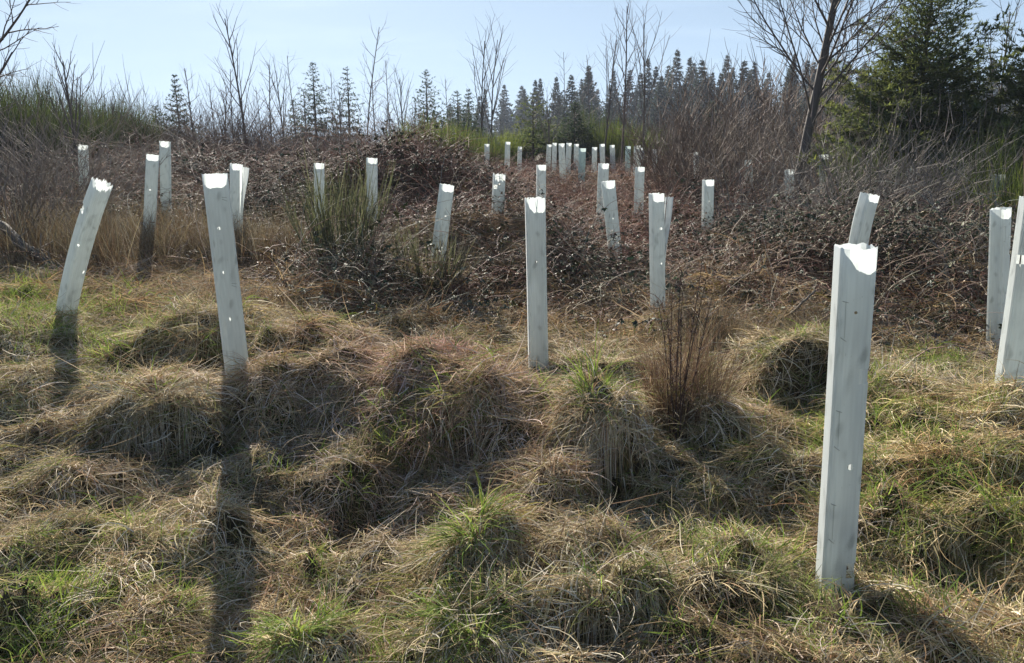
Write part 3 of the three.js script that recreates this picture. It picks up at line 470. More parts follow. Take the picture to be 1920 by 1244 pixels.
// ---------------------------------------------------------------- conifers
const FIR = [0.065, 0.098, 0.030], FIR2 = [0.19, 0.21, 0.055], SPRUCE = [0.030, 0.052, 0.034];
function conifer(H, W, o) {
  const tr = new Buf(), cr = new Buf(); tr.stem(wander(V(0, -0.15, 0), V(0, 1, 0), H * 1.0 + 0.1, 8, 0.01, 0.05), H * 0.016 + 0.02, 0.006, 6, BARK);
  const whorls = o.whorls;
  for (let w = 0; w < whorls; w++) {
    const t = lerp(o.low ?? 0.04, 0.985, Math.pow((w + 0.5) / whorls, o.pow ?? 0.9)), y = t * H, reach = W * Math.pow(1 - t, o.shape ?? 0.8) * (1 + 0.10 * Math.sin(w * 2.1)) + 0.05, n = Math.max(3, Math.round(o.per * lerp(1.1, 0.7, t))), nk = lerp(1.1, 0.4, t);
    let az = rr(0, 6.28);
    for (let k = 0; k < n; k++) {
      az += 6.283 / n + rr(-0.35, 0.35); const L = reach * rr(0.6, 1.18), up = lerp(o.lowUp ?? 0.0, o.topUp ?? 0.9, t), d = V(Math.cos(az), up + rr(-0.12, 0.12), Math.sin(az));
      const br = wander(V(0, y + rr(-0.04, 0.04) * H * 0.3, 0), d, L, 5, 0.05, o.trop ?? 0.03); tr.stem(br, 0.008 + L * 0.006, 0.002, 3, BARK);
      const nb = Math.max(3, Math.round(L / o.gap));
      for (let b = 0; b < nb; b++) {
        const q = lerp(0.16, 1, (b + R()) / nb), p = onLine(br, q), bd = dirAt(br, q), bl = Math.min(L * 0.42, o.blen) * lerp(1, 0.45, q) * rr(0.6, 1.2), s = b % 2 ? 1 : -1;
        const side = V(-bd.z * s, rr(-0.35, 0.1) - (o.droop ?? 0.15), bd.x * s).addScaledVector(bd, rr(0.5, 0.95)).normalize();
        const ns = Math.max(2, Math.round(bl / o.ngap)), col = vary(lerpC(o.c0, o.c1, clamp(q * 0.7 + rr(-0.3, 0.3), 0, 1)), 0.18);
        for (let i = 0; i < ns; i++) {
          const f = (i + 0.5) / ns, px = p.x + side.x * bl * f, py = p.y + side.y * bl * f - bl * f * f * 0.15, pz = p.z + side.z * bl * f;
          for (let j = 0; j < 3; j++) {
            const nd = side.clone().multiplyScalar(0.75).add(V(rr(-1, 1), rr(-0.7, 0.9), rr(-1, 1)).multiplyScalar(0.75)).normalize(), nl = o.nl * nk * rr(0.7, 1.25), wv = V(-nd.z, rr(-0.5, 0.5), nd.x).normalize().multiplyScalar(o.nw * nk * 0.5);
            const a = cr.v(px + wv.x, py + wv.y, pz + wv.z, col), e = cr.v(px - wv.x, py - wv.y, pz - wv.z, col), c = cr.v(px + nd.x * nl, py + nd.y * nl, pz + nd.z * nl, col); cr.i.push(a, e, c);
          }
        }
      }
    }
  }
  return [tr, cr];
}
function coniferThing(name, label, tc, group) { const o = thing(name, label, 'conifer', group); o.userData.base = name; mesh('trunk', tc[0].geo(), M.twig, o); const c = mesh('crown', tc[1].geo(), M.needle, o); c.userData.kind = 'stuff'; return o; }
R = rng32(707);
stand(coniferThing('fir_tree', 'big feathery green fir right of the bare tree', conifer(4.75, 2.1, { whorls: 26, per: 10, gap: 0.075, blen: 0.7, ngap: 0.045, nl: 0.13, nw: 0.045, c0: FIR, c1: FIR2, shape: 0.72, lowUp: 0.05, topUp: 0.8, trop: 0.05, droop: 0.12 })), 1715, 14.2);
stand(coniferThing('fir_tree', 'big fir cut off by the right picture edge', conifer(4.4, 1.6, { whorls: 25, per: 10, gap: 0.07, blen: 0.8, ngap: 0.045, nl: 0.13, nw: 0.045, c0: FIR, c1: FIR2, shape: 0.7, lowUp: 0.1, topUp: 0.9, trop: 0.05, droop: 0.1 })), 1975, 12.4);
for (const [u, d, v, w, lab] of [
  [340, 30, 138, 0.26, 'young spruce standing alone between the left broom and the tall sapling'],
  [595, 34, 112, 0.26, 'young spruce left of a matching pair, loose branched'],
  [655, 34, 122, 0.24, 'young spruce right of the pair, beside the thin pole sapling'],
  [803, 32, 128, 0.27, 'neat young spruce right of the birch like sapling'],
  [858, 36, 168, 0.36, 'low broad young spruce left of the twin bare trees'],
  [1000, 29, 170, 0.42, 'bushy green young fir in front of the forest, left of the darker one'],
  [1078, 28, 190, 0.42, 'dark dense young fir above the far shelters'],
  [1330, 24, 190, 0.34, 'dark young fir half lost in the grey thicket'],
  [880, 40, 165, 0.3, 'small dark spruce directly behind the twin bare trees'],
  [555, 36, 185, 0.35, 'small spruce low in the scrub left of the pair'],
  [300, 33, 195, 0.35, 'small spruce low in the scrub beside the lone one'],
]) { const h = yAt(u, v, d) - groundFar((u - 960) / FOCAL * d, d); stand(coniferThing('young_conifer', lab, conifer(h, h * w * rr(1.15, 1.6), { whorls: Math.round(rr(15, 25)), per: Math.round(rr(6, 9)), lowUp: rr(-0.25, 0.2), pow: rr(0.75, 1.1), gap: 0.13, blen: 0.7, ngap: 0.08, nl: 0.18, nw: 0.08, c0: u > 950 && u < 1050 ? FIR : SPRUCE, c1: u > 950 && u < 1050 ? FIR2 : FIR, shape: rr(0.8, 1.15), topUp: 0.35 }), 'young conifers behind the brambles'), u, d); }
{ // the forest edge, four kinds of crown cloned along it
  R = rng32(808);
  const kinds = [0, 1, 2, 3].map((k) => conifer(15, [3.8, 4.4, 3.2, 4.8][k], { whorls: 26, per: 7, gap: 0.5, blen: 1.9, ngap: 0.42, nl: 0.9, nw: 0.5, c0: [0.020, 0.032, 0.020], c1: [0.035, 0.052, 0.026], shape: 1.0, topUp: 0.25, low: 0.1, droop: 0.3, trop: 0.0 }));
  const src = kinds.map(() => null), topV = (u) => u < 830 ? 205 : u < 1000 ? lerp(190, 150, (u - 830) / 170) : u < 1250 ? lerp(150, 108, (u - 1000) / 250) : u < 1500 ? 104 : 110;
  let n = 0;
  for (let row = 0; row < 4; row++) for (let u = 770 + row * 12; u < 2250; u += rr(18, 46)) {
    const d = (u < 1000 ? 170 : 120) + row * 13 + rr(-6, 6), v = topV(u) + rr(-16, 16) + (R() < 0.35 ? rr(10, 50) : 0) + (row ? 0 : 12), h = yAt(clamp(u, 0, 1920), v, d) - 0.5, k = Math.floor(R() * 4);
    const lab = 'dark conifer of the forest edge on the horizon', grp = 'forest edge conifers';
    const o = src[k] ? copyOf(src[k], lab, grp) : (src[k] = coniferThing('forest_conifer', lab, kinds[k], grp));
    stand(o, u, d, h / 15, rr(0, 6.28)); o.scale.x *= rr(0.8, 1.35); o.scale.z *= rr(0.8, 1.35); o.rotation.z = rr(-0.03, 0.03); n++;
  }
}
// ---------------------------------------------------------------- broom
function broom(H, W, n, cols, lean = 0) {
  const b = new Buf(), st = new Buf();
  for (let k = 0; k < n; k++) {
    const a = rr(0, 6.28), r = Math.sqrt(R()), d = V(Math.cos(a) * r * W / H + lean, 1, Math.sin(a) * r * W / H), L = H * rr(0.55, 0.8), pts = wander(V(Math.cos(a) * r * 0.12, 0, Math.sin(a) * r * 0.12), d, L, 4, 0.06, 0.04);
    st.stem(pts, 0.008, 0.003, 3, lerpC(BARK, cols[0], 0.3), cols[0]);
    for (let j = 0; j < 9; j++) {
      const t = rr(0.3, 1), p = onLine(pts, t), dd = dirAt(pts, t).add(V(rr(-0.4, 0.4), rr(0.1, 0.5), rr(-0.4, 0.4))).normalize(), q = wander(p, dd, H * rr(0.15, 0.4), 3, 0.06, 0.06), flat = []; for (const v of q) flat.push(v.x, v.y, v.z);
      b.ribbon(flat, rr(0.005, 0.008), rr(-1.2, 1.2), vary(pick(cols), 0.3), 0.3);
    }
  }
  return [st, b];
}
const BR = [[0.048, 0.064, 0.022], [0.075, 0.090, 0.030], [0.038, 0.050, 0.022]], BRY = [[0.13, 0.17, 0.03], [0.17, 0.19, 0.045], [0.08, 0.11, 0.025]];
function broomThing(label, bb, group) { const o = thing('broom_shrub', label, 'shrub', group); o.userData.base = 'broom_shrub'; const s = mesh('stems', bb[0].geo(), M.twig, o), f = mesh('sprigs', bb[1].geo(), M.green, o); s.userData.kind = f.userData.kind = 'stuff'; return o; }
R = rng32(909);
stand(broomThing('fine green broom bush standing in the brambles left of centre', broom(1.45, 0.6, 75, [[0.085, 0.095, 0.045], [0.12, 0.12, 0.06], [0.06, 0.065, 0.032]]), 'broom shrubs'), 625, 7.3);
stand(broomThing('smaller grey green broom bush leaning against the leaning shelter', broom(1.0, 0.7, 55, [[0.10, 0.105, 0.055], [0.13, 0.12, 0.065]], 0.12), 'broom shrubs'), 785, 7.0);
{
  const dk = broom(2.2, 1.0, 120, BR), dk2 = broom(2.0, 1.1, 120, [...BR, BRY[2]]), ye = broom(1.6, 1.0, 120, BRY); let a, b, c;
  const bl = { a: null, b: null, c: null };
  const put = (k, u, d, s, lab, grp) => { const src = { a: dk, b: dk2, c: ye }[k]; const o = bl[k] ? copyOf(bl[k], lab, grp) : (bl[k] = broomThing(lab, src, grp)); stand(o, u, d, s, rr(0, 6.28)); };
  for (const [u, d, s] of [[-40, 15, 1.25], [20, 15.5, 1.2], [70, 16, 1.1], [120, 17, 1.05], [40, 18, 1.3], [170, 18, 1.0], [-90, 14, 1.2], [100, 19, 1.25]]) put(R() < 0.6 ? 'a' : 'b', u, d, s, 'tall dark broom in the green thicket at the left', 'left broom thicket');
  for (const [u, d, s] of [[205, 22, 1.1], [235, 23, 1.15], [265, 24, 1.0], [185, 21, 0.95], [225, 26, 1.25]]) put(R() < 0.5 ? 'b' : 'a', u, d, s, 'broom along the skyline between the left sapling and the lone spruce', 'skyline broom');
  for (const [u, d, s] of [[790, 25, 1.35], [830, 26, 1.3], [870, 25, 1.1], [910, 26, 1.0], [945, 27, 1.1], [765, 27, 1.2]]) put('c', u, d, s, 'yellow green broom in the band below the twin bare trees', 'middle broom band');
  for (const [u, d, s] of [[980, 30, 1.3], [1120, 29, 1.35], [1150, 28, 1.35], [1190, 29, 1.3], [1225, 28, 1.2], [1040, 31, 1.2]]) put(R() < 0.5 ? 'c' : 'b', u, d, s, 'broom behind the far row of shelters', 'far broom band');
  for (const [u, d, s] of [[1620, 12.5, 0.8], [1660, 12, 0.75], [1880, 10.5, 0.9], [1925, 10, 0.95], [1840, 11.5, 0.9], [1960, 9, 0.9], [1780, 12.5, 0.8]]) put(R() < 0.5 ? 'b' : 'c', u, d, s, 'broom growing in front of the big firs at the right', 'right broom');
}
// ---------------------------------------------------------------- bare shrubs and scrub
function bareShrub(n, H, spread, col, tip, o = {}) {
  const b = new Buf(), st = new Buf();
  for (let k = 0; k < n; k++) {
    const a = rr(0, 6.28), r = Math.sqrt(R()), pts = wander(V(Math.cos(a) * r * 0.25, -0.03, Math.sin(a) * r * 0.25), V(Math.cos(a) * r * spread + (o.lean ?? 0), 1, Math.sin(a) * r * spread), H * rr(0.6, 1.05), 6, 0.09, o.trop ?? 0.0);
    st.stem(pts, o.r ?? 0.008, 0.002, 3, vary(col), tip);
    for (let j = 0; j < (o.tw ?? 8); j++) { const t = rr(0.25, 1), q = wander(onLine(pts, t), sideDir(dirAt(pts, t), rr(0.4, 0.9), rr(0, 6.28)), H * rr(0.12, 0.3), 3, 0.12, 0.04); b.stem(q, o.tr ?? 0.0035, 0.0016, 3, vary(tip)); }
  }
  return [st, b];
}
function shrubThing(label, bb, group) { const o = thing('bare_shrub', label, 'shrub', group); o.userData.base = 'bare_shrub'; const s = mesh('stems', bb[0].geo(), M.twig, o), f = mesh('twigs', bb[1].geo(), M.twig, o); s.userData.kind = f.userData.kind = 'stuff'; return o; }
R = rng32(1010);
{
  const arch = [bareShrub(24, 2.4, 0.75, GREY, [0.20, 0.175, 0.145], { lean: 0.3, trop: -0.02, r: 0.010, tr: 0.005, tw: 7 }), bareShrub(22, 2.5, 0.6, [0.16, 0.13, 0.11], GREY, { lean: 0.12, r: 0.010, tr: 0.005, tw: 7 })], lows = [bareShrub(26, 2.3, 0.5, [0.11, 0.078, 0.055], [0.16, 0.115, 0.085], { r: 0.012, tr: 0.006, tw: 7 }), bareShrub(26, 2.0, 0.6, [0.09, 0.066, 0.048], [0.13, 0.098, 0.072], { r: 0.012, tr: 0.006, tw: 7 })], s = [null, null, null, null];
  const put = (k, u, d, sc, lab, grp) => { const o = s[k] ? copyOf(s[k], lab, grp) : (s[k] = shrubThing(lab, [...arch, ...lows][k], grp)); stand(o, u, d, sc, k < 2 ? rr(-0.5, 0.5) : rr(0, 6.28)); };
  for (const [u, d, sc] of [[1420, 11, 0.85], [1500, 11.5, 0.9], [1560, 10.5, 0.9], [1610, 10, 0.9], [1660, 9.8, 0.85], [1700, 10.5, 0.9], [1750, 10.8, 0.9], [1590, 12, 1], [1800, 10, 0.8]]) put(R() < 0.6 ? 0 : 1, u, d, sc, 'grey arching bare shrub in front of the firs and big tree', 'arching shrubs at the right');
  for (const [u, d, sc] of [[1890, 6.5, 0.45], [1905, 9, 0.8], [1860, 8.8, 0.7]]) put(0, u, d, sc, 'grey twiggy shrub around the shelters at the right edge', 'edge shrubs at the right');
  for (const [u, d, sc] of [[1260, 15, 1.0], [1290, 14, 0.95], [1320, 15, 1.1], [1350, 14, 1.0], [1380, 15, 1.15], [1410, 16, 1.2], [1300, 18, 1.4], [1360, 19, 1.5], [1440, 19, 1.5], [1545, 19, 1.6], [1250, 19, 1.2], [1400, 23, 1.8], [1480, 24, 1.9], [1580, 22, 1.8]]) put(R() < 0.5 ? 2 : 3, u, d, sc, 'brown grey bare shrub in the thicket around the big bare tree', 'thicket by the big tree');
  for (const [u, d, sc] of [[-20, 8.8, 0.85], [40, 9.2, 0.8], [110, 10, 0.75], [10, 11, 0.9], [170, 11.5, 0.7], [80, 12, 0.85], [230, 12.5, 0.6], [-70, 9.5, 1.0]]) put(Math.floor(R() * 2), u, d, sc, 'grey twiggy shrub in the tangle at the left edge', 'left edge shrubs');
  const sc = new Scatter([lows[0][1].geo(), lows[1][1].geo(), lows[0][0].geo(), lows[1][0].geo()]), o = stuff('bare_scrub', 'brown grey mass of bare scrub along the skyline', 'scrub');
  for (let k = 0; k < 560; k++) { const d = rr(19, 40), u = rr(-150, 2050), right = u > 800 && u < 1250; if (right && (d < 32 || R() < 0.5)) continue; const x = (u - 960) / FOCAL * d, k2 = rr(0.8, 1.2); sc.add(x, groundFar(x, d) - 0.1, -d, V(0, 1, 0), rr(0, 6.28), rr(0.7, 1.25), [k2, k2, k2]); }
  sc.build('shrub_twigs', M.twig, o);
}
// ---------------------------------------------------------------- brambles
R = rng32(1111);
function spray(o) {
  const b = new Buf();
  for (let k = 0; k < o.stems; k++) {
    const a = rr(0, 6.28), L = rr(o.len[0], o.len[1]), S = 6; let th = rr(0.5, 1.4), az = a; const bend = rr(1.2, 2.6) / S, p = V(rr(-0.06, 0.06), 0, rr(-0.06, 0.06)), pts = [p.clone()];
    for (let s = 0; s < S; s++) { p.x += Math.cos(th) * Math.cos(az) * L / S; p.z += Math.cos(th) * Math.sin(az) * L / S; p.y += Math.sin(th) * L / S; if (p.y < -0.02) p.y = -0.02; pts.push(p.clone()); th -= bend; az += rr(-0.35, 0.35); }
    b.stem(pts, rr(0.002, 0.0042), 0.0014, 3, vary(pick(o.stemCols), 0.25));
    for (let j = 0; j < o.leaves; j++) {
      const t = rr(0.15, 1), q = onLine(pts, t), ax = V(rr(-1, 1), rr(-0.5, 0.4), rr(-1, 1)).normalize(), up = V(rr(-0.7, 0.7), 1, rr(-0.7, 0.7)); up.addScaledVector(ax, -up.dot(ax)).normalize();
      const col = vary(pick(o.leafCols), 0.3), sz = rr(o.leaf[0], o.leaf[1]);
      for (const w of [-1.1, 0, 1.1]) { const side = V().crossVectors(ax, up), dd = ax.clone().multiplyScalar(Math.cos(w)).addScaledVector(side, Math.sin(w)); b.leaf(q, dd, up, sz * (w ? 0.8 : 1), sz * 0.62, col, rr(0.05, 0.4)); }
    }
  }
  return b.geo();
}
const CANE = [[0.22, 0.105, 0.075], [0.27, 0.175, 0.115], [0.16, 0.08, 0.06], [0.34, 0.26, 0.17]], LEAFG = [[0.030, 0.048, 0.016], [0.045, 0.06, 0.02], [0.06, 0.05, 0.022], [0.07, 0.04, 0.022], [0.028, 0.04, 0.018], [0.05, 0.07, 0.02], [0.11, 0.11, 0.03]], LEAFB = [[0.18, 0.10, 0.052], [0.24, 0.15, 0.08], [0.13, 0.07, 0.042], [0.30, 0.22, 0.13], [0.08, 0.08, 0.03]];
const leafy = [0, 1, 2, 3].map(() => spray({ stems: 5, len: [0.3, 0.7], leaves: 6, leaf: [0.022, 0.048], stemCols: CANE, leafCols: LEAFG }));
const brown = [0, 1, 2, 3].map(() => spray({ stems: 7, len: [0.3, 0.8], leaves: 4, leaf: [0.016, 0.036], stemCols: CANE, leafCols: LEAFB }));
const canes = [0, 1, 2].map(() => spray({ stems: 7, len: [0.5, 1.2], leaves: 0, leaf: [0.02, 0.03], stemCols: [...CANE, [0.30, 0.25, 0.19]], leafCols: LEAFB }));
{
  const A = new Scatter(leafy), B = new Scatter(brown), C = new Scatter(canes), up = V(0, 1, 0);
  const mounds = [new Scatter(leafy), new Scatter(leafy)], md = [HEAPS[0], HEAPS[3]];
  for (let d = 5.1; d < 30; d += 0.25) {
    const wid = d * 0.76 + 1.5, n = Math.round(2 * wid * 0.25 * (d < 8 ? 110 : d < 12 ? 80 : d < 18 ? 42 : 22));
    for (let k = 0; k < n; k++) {
      const x = rr(-wid, wid), q = d + rr(0, 0.25), e = q - edgeD(x); if (e < 0 && R() < 0.97) continue; if (e < 2.4 && R() > 0.12 + e * 0.37) continue;
      if (openPatch(x, q) && R() < 0.85) continue;
      const [h, l] = heap(x, q), nn = 1 + Math.floor(h * 2.2), leftGrass = x < -2.6 && q < 9.5 ? 0.35 : 0;
      for (let j = 0; j < nn; j++) {
        if (R() < leftGrass) continue;
        const s = rr(0.7, 1.25) * (q > 12 && Math.abs(x / q - 0.07) > 0.16 ? 1.35 : 1), y = gY(x, q) + h * Math.pow(R(), 0.7) - 0.08, red = 0.9 + 0.2 * n2(x * 0.3, q * 0.3), warm = q > 9 ? Math.exp(-(((x / q - 0.07) / 0.16) ** 4)) : 0, t = [red + 0.22 * warm, 0.95, 0.95 - 0.03 * warm], w = R();
        const nm = V(rr(-0.5, 0.5), 1, rr(-0.5, 0.5)).normalize();
        if (w < l * 0.72) { const mi = md.findIndex((m) => Math.hypot((x - m.x) / m.a, (q - m.d) / m.b) < 0.95); (mi >= 0 ? mounds[mi] : A).add(x, y, -q, nm, rr(0, 6.28), s, t); }
        else if (w < l * 0.72 + 0.12 + (q > 12 ? 0.1 : 0)) C.add(x, y, -q, nm, rr(0, 6.28), s, t);
        else B.add(x, y, -q, nm, rr(0, 6.28), s, t);
      }
    }
  }
  A.build('spray', M.bramble, stuff('leafy_bramble', 'dark green and bronze bramble foliage over the field', 'bramble'));
  B.build('spray', M.bramble, stuff('brown_bramble', 'brown withered bramble stems and leaves covering the slope', 'bramble'));
  C.build('canes', M.twig, stuff('bramble_canes', 'thin arching bare bramble canes', 'bramble'));
  ['tall dark leafy bramble mound behind the thin pale shelter', 'broad dark bramble mound below the arching shrubs at the right'].forEach((lab, k) => { const o = thing('bramble_mound', lab, 'bramble'); mounds[k].build('foliage', M.bramble, o); });
}
// ---------------------------------------------------------------- single tussocks, stalks and fallen wood
R = rng32(1212);
function tussock(label, u, v, d, r, n, len, cols, green) {           // blades fountaining from one crown and drooping over its mound
  const cx = xAt(u, v, d), o = thing('grass_tussock', label, 'grass tussock', 'single grass tussocks'), b = new Buf(), gb = new Buf(), y0 = gY(cx, d); o.position.set(cx, y0, -d);
  for (let k = 0; k < n * 0.95; k++) {
    const a = rr(0, 6.28), isG = R() < green, drape = !isG && R() < 0.88, rad = Math.sqrt(R()) * r * (drape ? 1.35 : isG ? 0.55 : 1); let x = cx + Math.cos(a) * rad, q = d + Math.sin(a) * rad, az = a + 1.2 * n2(x * 4, q * 4) + rr(-0.7, 0.7), y = gY(x, q), th = isG ? rr(0.5, 1.4) : rr(0.2, 1.2);
    const L = rr(len[0], len[1]) * (isG ? 0.62 : drape ? 0.8 : 0.6), S = 6, bend = rr(1.0, 2.4) / S, pts = [], lift = rr(0.006, 0.032), ph = rr(0, 6.28);
    for (let s = 0; s <= S; s++) {
      const g = gY(x, q), t = s / S;
      if (drape) {                                                   // lies on the mound and slides downhill
        pts.push(x - cx, g + 0.006 + lift * Math.sin(Math.min(1, t * 1.2 + 0.12) * 2.7) + 0.005 * Math.sin(ph + t * 8) - y0, -q + d);
        const [ga, gb2] = grad(x, q, 0.06), st = Math.hypot(ga, gb2); if (st > 0.06) { let dv = Math.atan2(-gb2, -ga) - az; dv = Math.atan2(Math.sin(dv), Math.cos(dv)); az += dv * Math.min(0.5, st); } az += rr(-0.3, 0.3);
        const hs = L / S / Math.sqrt(1 + st * st); x += Math.cos(az) * hs; q += Math.sin(az) * hs;
      } else {
        if (y < g + 0.008) { y = g + 0.008 + R() * 0.01; th = Math.max(th, Math.atan2(gY(x + Math.cos(az) * 0.04, q + Math.sin(az) * 0.04) - g, 0.04)); } pts.push(x - cx, y - y0, -q + d);
        x += Math.cos(th) * Math.cos(az) * L / S; q += Math.cos(th) * Math.sin(az) * L / S; y += Math.sin(th) * L / S; th -= bend * (isG ? 0.6 : 1); az += rr(-0.25, 0.25);
      }
    }
    (isG ? gb : b).ribbon(pts, isG ? rr(0.003, 0.0055) : rr(0.0022, 0.0046), rr(-0.9, 0.9), isG ? mixCols([[FRESH, 0.5], [LIME, 0.3], [OLIVE, 0.2]]) : mixCols(cols), 0.2);
  }
  mesh('dry_blades', b.geo(), M.grass, o).userData.kind = 'stuff'; if (gb.n) mesh('green_blades', gb.geo(), M.green, o).userData.kind = 'stuff';
}
const STD = [[STRAW, 0.4], [BLEACH, 0.3], [DULL, 0.15], [OLIVE, 0.15]];
for (const [lab, u, v, d, r, n, len, cols, g] of [
  ['round green tipped tussock in front of the big brown mound', 880, 985, 2.45, 0.15, 1300, [0.14, 0.34], STD, 0.22],
  ['green tipped tussock at the bottom beside the long shelter shadow', 560, 1150, 2.02, 0.14, 1000, [0.12, 0.3], STD, 0.3],
  ['shaggy tussock at the bottom, below the round green tipped one', 880, 1110, 2.08, 0.15, 1100, [0.14, 0.32], STD, 0.22],
  ['bleached white straw tussock left of the spotted leaning shelter shadow', 290, 745, 3.75, 0.2, 900, [0.2, 0.45], [[BLEACH, 0.6], [STRAW, 0.3], [DULL, 0.1]], 0.03],
  ['big pinkish brown grass mound in the middle', 840, 690, 3.75, 0.34, 2400, [0.25, 0.55], [[TAWNY, 0.4], [BLEACH, 0.25], [STRAW, 0.2], [DULL, 0.15]], 0.02],
  ['peaked straw tussock right of the big brown mound', 1110, 760, 3.35, 0.14, 1700, [0.22, 0.5], [[STRAW, 0.5], [BLEACH, 0.3], [TAWNY, 0.2]], 0.06],
  ['bright green tuft beyond the grassy hollow at the right', 1810, 585, 5.0, 0.16, 500, [0.12, 0.26], STD, 0.9],
  ['bright green tuft between the centre shelter and the peaked tussock', 1110, 680, 4.35, 0.2, 800, [0.14, 0.3], STD, 0.85],
  ['ragged dry clump at the bottom with a dark hollow', 1130, 1110, 2.15, 0.14, 800, [0.14, 0.32], [[STRAW, 0.4], [BLEACH, 0.4], [DULL, 0.2]], 0.05],
  ['golden grass mound at the right edge', 1900, 1000, 2.4, 0.22, 1100, [0.2, 0.4], [[[0.52, 0.39, 0.17], 0.6], [STRAW, 0.3], [OLIVE, 0.1]], 0.06],
  ['brown overhanging grass mound behind the spotted leaning shelter', 380, 600, 4.95, 0.34, 1300, [0.25, 0.5], [[TAWNY, 0.45], [STRAW, 0.35], [DULL, 0.2]], 0.03],
  ['pale grass mound in front of the bent shelter', 50, 610, 4.9, 0.3, 1300, [0.22, 0.45], [[BLEACH, 0.45], [STRAW, 0.35], [OLIVE, 0.2]], 0.08],
]) tussock(lab, u, v, d, r, n, len, cols, g);
{ // the tall upright brown tussock and the dark stalk in it
  const d = 3.7, x = xAt(1285, 740, d), o = thing('tall_tussock', 'tall upright tussock of messy fine brown stems right of the peaked one', 'grass tussock'), b = new Buf(), y0 = gY(x, d); o.position.set(x, y0, -d);
  for (let k = 0; k < 1100; k++) { const a = rr(0, 6.28), r = Math.sqrt(R()) * 0.2, q = wander(V(Math.cos(a) * r, -0.08, Math.sin(a) * r), V(Math.cos(a) * r * rr(-0.2, 1.2), 1, Math.sin(a) * r * rr(-0.2, 1.2)), rr(0.2, 0.62) * (1.15 - r * 1.8), 5, 0.24, -0.11), f = []; for (const p of q) f.push(p.x, p.y, p.z); b.ribbon(f, rr(0.0018, 0.0032), rr(-1, 1), mixCols([[[0.21, 0.135, 0.085], 0.4], [[0.13, 0.082, 0.055], 0.4], [DULL, 0.15], [STRAW, 0.05]]), 0.3); }
  mesh('dry_blades', b.geo(), M.grass, o).userData.kind = 'stuff';
  const stalk = (lab, su, sd, h, n, r) => { const sx = (su - 960) / FOCAL * sd / 0.985, t = thing('dead_stalk', lab, 'stalk'), sb = new Buf(), kb = new Buf(); t.position.set(sx, gY(sx, sd), -sd); for (let k = 0; k < n; k++) { const p = wander(V(rr(-0.02, 0.02), -0.03, rr(-0.02, 0.02)), V(rr(-0.15, 0.15), 1, rr(-0.1, 0.1)), h * rr(0.7, 1), 8, 0.05, 0.02); sb.stem(p, r, r * 0.4, 4, [0.06, 0.035, 0.025]); for (let j = 0; j < 12; j++) { const q = onLine(p, rr(0.25, 0.98)); sb.stem(wander(q, V(rr(-1, 1), rr(0.3, 1.2), rr(-1, 1)), rr(0.02, 0.09), 2, 0.1, 0.05), r * 0.45, r * 0.3, 3, [0.07, 0.04, 0.03]); for (let i = 0; i < 3; i++) kb.leaf(q, V(rr(-1, 1), rr(-0.5, 1), rr(-1, 1)).normalize(), V(0, 1, 0), rr(0.01, 0.022), 0.010, [0.08, 0.04, 0.025]); } } mesh('stem', sb.geo(), M.twig, t); mesh('seed_heads', kb.geo(), M.twig, t).userData.kind = 'stuff'; };
  stalk('dark dead weed stalks standing in the tall brown tussock', 1285, 3.5, 1.02, 9, 0.004);
  stalk('dark dock seed stalks in front of the split shelter', 1237, 5.9, 0.42, 3, 0.0035);
  stalk('thin brown weed stalks in front of the far upright shelter', 1318, 9.2, 0.6, 3, 0.005);
  const shoot = (lab, tp, h, n) => { const t = thing('sapling_shoot', lab, 'sapling'), sb = new Buf(); t.position.copy(tp); t.position.y -= 0.5; for (let k = 0; k < n; k++) { const p = wander(V(rr(-0.015, 0.015), 0, rr(-0.015, 0.015)), V(rr(-0.08, 0.08), 1, rr(-0.08, 0.08)), 0.5 + h * rr(0.6, 1), 7, 0.06, 0.01); sb.stem(p, 0.005, 0.002, 4, PURPLE, [0.2, 0.12, 0.09]); if (k < 2) for (let j = 0; j < 4; j++) sb.stem(wander(onLine(p, rr(0.6, 0.95)), V(rr(-1, 1), rr(0.5, 1.5), rr(-1, 1)), rr(0.05, 0.14), 3, 0.1, 0.05), 0.002, 0.001, 3, PURPLE); } mesh('stem', sb.geo(), M.twig, t); };
  shoot('brown shoot poking out of the upright centre shelter', tops[3].top, 0.12, 1); shoot('bare shoot beside the split shelter strip', tops[4].top.clone().add(V(0.07, 0, 0.0)), 0.2, 2); shoot('twigs sprouting from the shelter at the right picture edge', tops[12].top, 0.35, 4); shoot('twigs sprouting from the torn rim shelter', tops[15].top, 0.3, 2);
  for (const [k, lab] of [[0, 'nearest tall shelter'], [1, 'spotted leaning shelter'], [2, 'bent notched shelter'], [3, 'upright centre shelter'], [4, 'split shelter'], [5, 'shelter leaning beside the broom'], [7, 'slim leaning shelter'], [11, 'staked shelter near the picture edge']]) {   // the little trees growing inside, seen as shade through the plastic
    const { g, top, L } = tops[k], t = thing('planted_sapling', 'thin young tree with dead leaves inside the ' + lab, 'sapling', 'saplings inside shelters'), sb = new Buf(), lb = new Buf(); t.position.copy(g.position);
    const ax = top.clone().sub(g.position), p = []; for (let i = 0; i <= 8; i++) p.push(ax.clone().multiplyScalar(i / 8 * 0.8).add(V(rr(-0.012, 0.012), 0, rr(-0.012, 0.012)))); sb.stem(p, 0.006, 0.003, 5, PURPLE);
    for (let i = 0; i < 34; i++) { const q = onLine(p, i < 18 ? rr(0.04, 0.4) : rr(0.1, 1.1)).add(V(rr(-0.022, 0.022), 0, rr(-0.01, 0.03))); lb.leaf(q, V(rr(-1, 1), rr(-0.9, 0.9), rr(-0.3, 0.6)).normalize(), V(rr(-0.4, 0.4), 0.5, 1).normalize(), rr(0.018, 0.03), rr(0.016, 0.03), vary([0.17, 0.10, 0.05], 0.3)); }
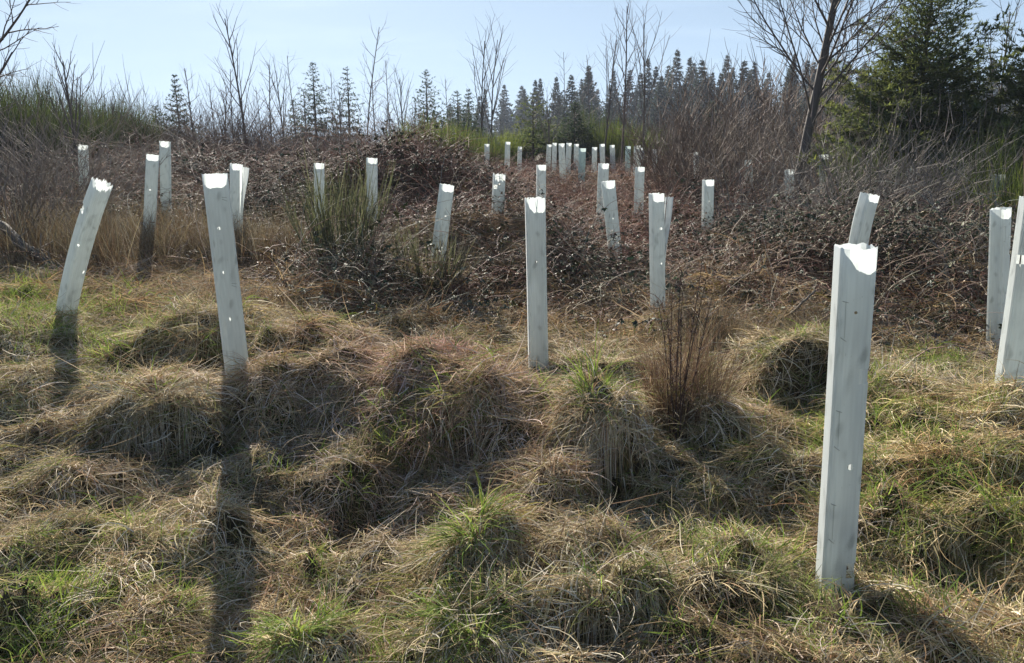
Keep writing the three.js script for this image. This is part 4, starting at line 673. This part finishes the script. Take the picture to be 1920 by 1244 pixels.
    mesh('stem', sb.geo(), M.twig, t); mesh('leaves', lb.geo(), M.twig, t).userData.kind = 'stuff';
  }
  const log = (lab, p0, p1, r, knob) => { const t = thing('fallen_branch', lab, 'branch'), sb = new Buf(), a = V(...p0), c = V(...p1), pts = []; t.position.copy(a); for (let k = 0; k <= 8; k++) pts.push(a.clone().lerp(c, k / 8).sub(a).add(V(0, rr(-1, 1) * r * 0.5, rr(-1, 1) * r * 0.5))); sb.stem(pts, r, r * 0.75, 9, [0.085, 0.068, 0.05], [0.12, 0.10, 0.075]); for (let m = 0; m < 14; m++) { const az = rr(0, 6.28), k0 = Math.floor(rr(0, 6)), seg = pts.slice(k0, k0 + 3 + Math.floor(rr(0, 3))); if (seg.length > 2) sb.stem(seg.map((q) => q.clone().add(V(rr(-0.1, 0.1) * r, Math.sin(az) * r * 0.85 + rr(-0.1, 0.1) * r, Math.cos(az) * r * 0.85))), r * 0.28, r * 0.16, 5, vary([0.10, 0.08, 0.06], 0.4)); } mesh('stem', sb.geo(), M.twig, t); const tb = new Buf(); for (let k = 0; k < knob; k++) { const q = onLine(pts, rr(0.1, 0.95)); tb.stem(wander(q, V(rr(-1, 1), rr(0.2, 1), rr(-1, 1)), rr(0.08, 0.3), 4, 0.15, 0), r * 0.3, r * 0.1, 4, [0.2, 0.16, 0.12]); } mesh('twigs', tb.geo(), M.twig, t).userData.kind = 'stuff'; };
  log('rough dark fallen branch sloping in from the left edge', [xAt(-30, 405, 8.3), yAt(-30, 405, 8.3), -8.3], [xAt(115, 518, 7.7), gY(xAt(115, 518, 7.7), 7.7) + 0.06, -7.7], 0.055, 10);
  log('crooked grey branch lying in front of the broom', [xAt(460, 545, 6.2), gY(xAt(460, 545, 6.2), 6.2) + 0.16, -6.2], [xAt(545, 575, 6.0), gY(xAt(545, 575, 6.0), 6.0) + 0.08, -6.0], 0.014, 4);
  log('thin pale branch lying on the brambles at the right', [xAt(1480, 600, 5.9), yAt(1480, 590, 5.9), -5.9], [xAt(1530, 540, 6.0), yAt(1530, 545, 6.0), -6.0], 0.010, 5);
}
scene.fog = new THREE.FogExp2(new THREE.Color(0.80, 0.88, 1.0), 0.0007);                  // thin spring haze over the far forest
scene.traverse((o) => { if (o.isMesh) { o.castShadow = true; o.receiveShadow = true; } });
renderer.render(scene, camera);
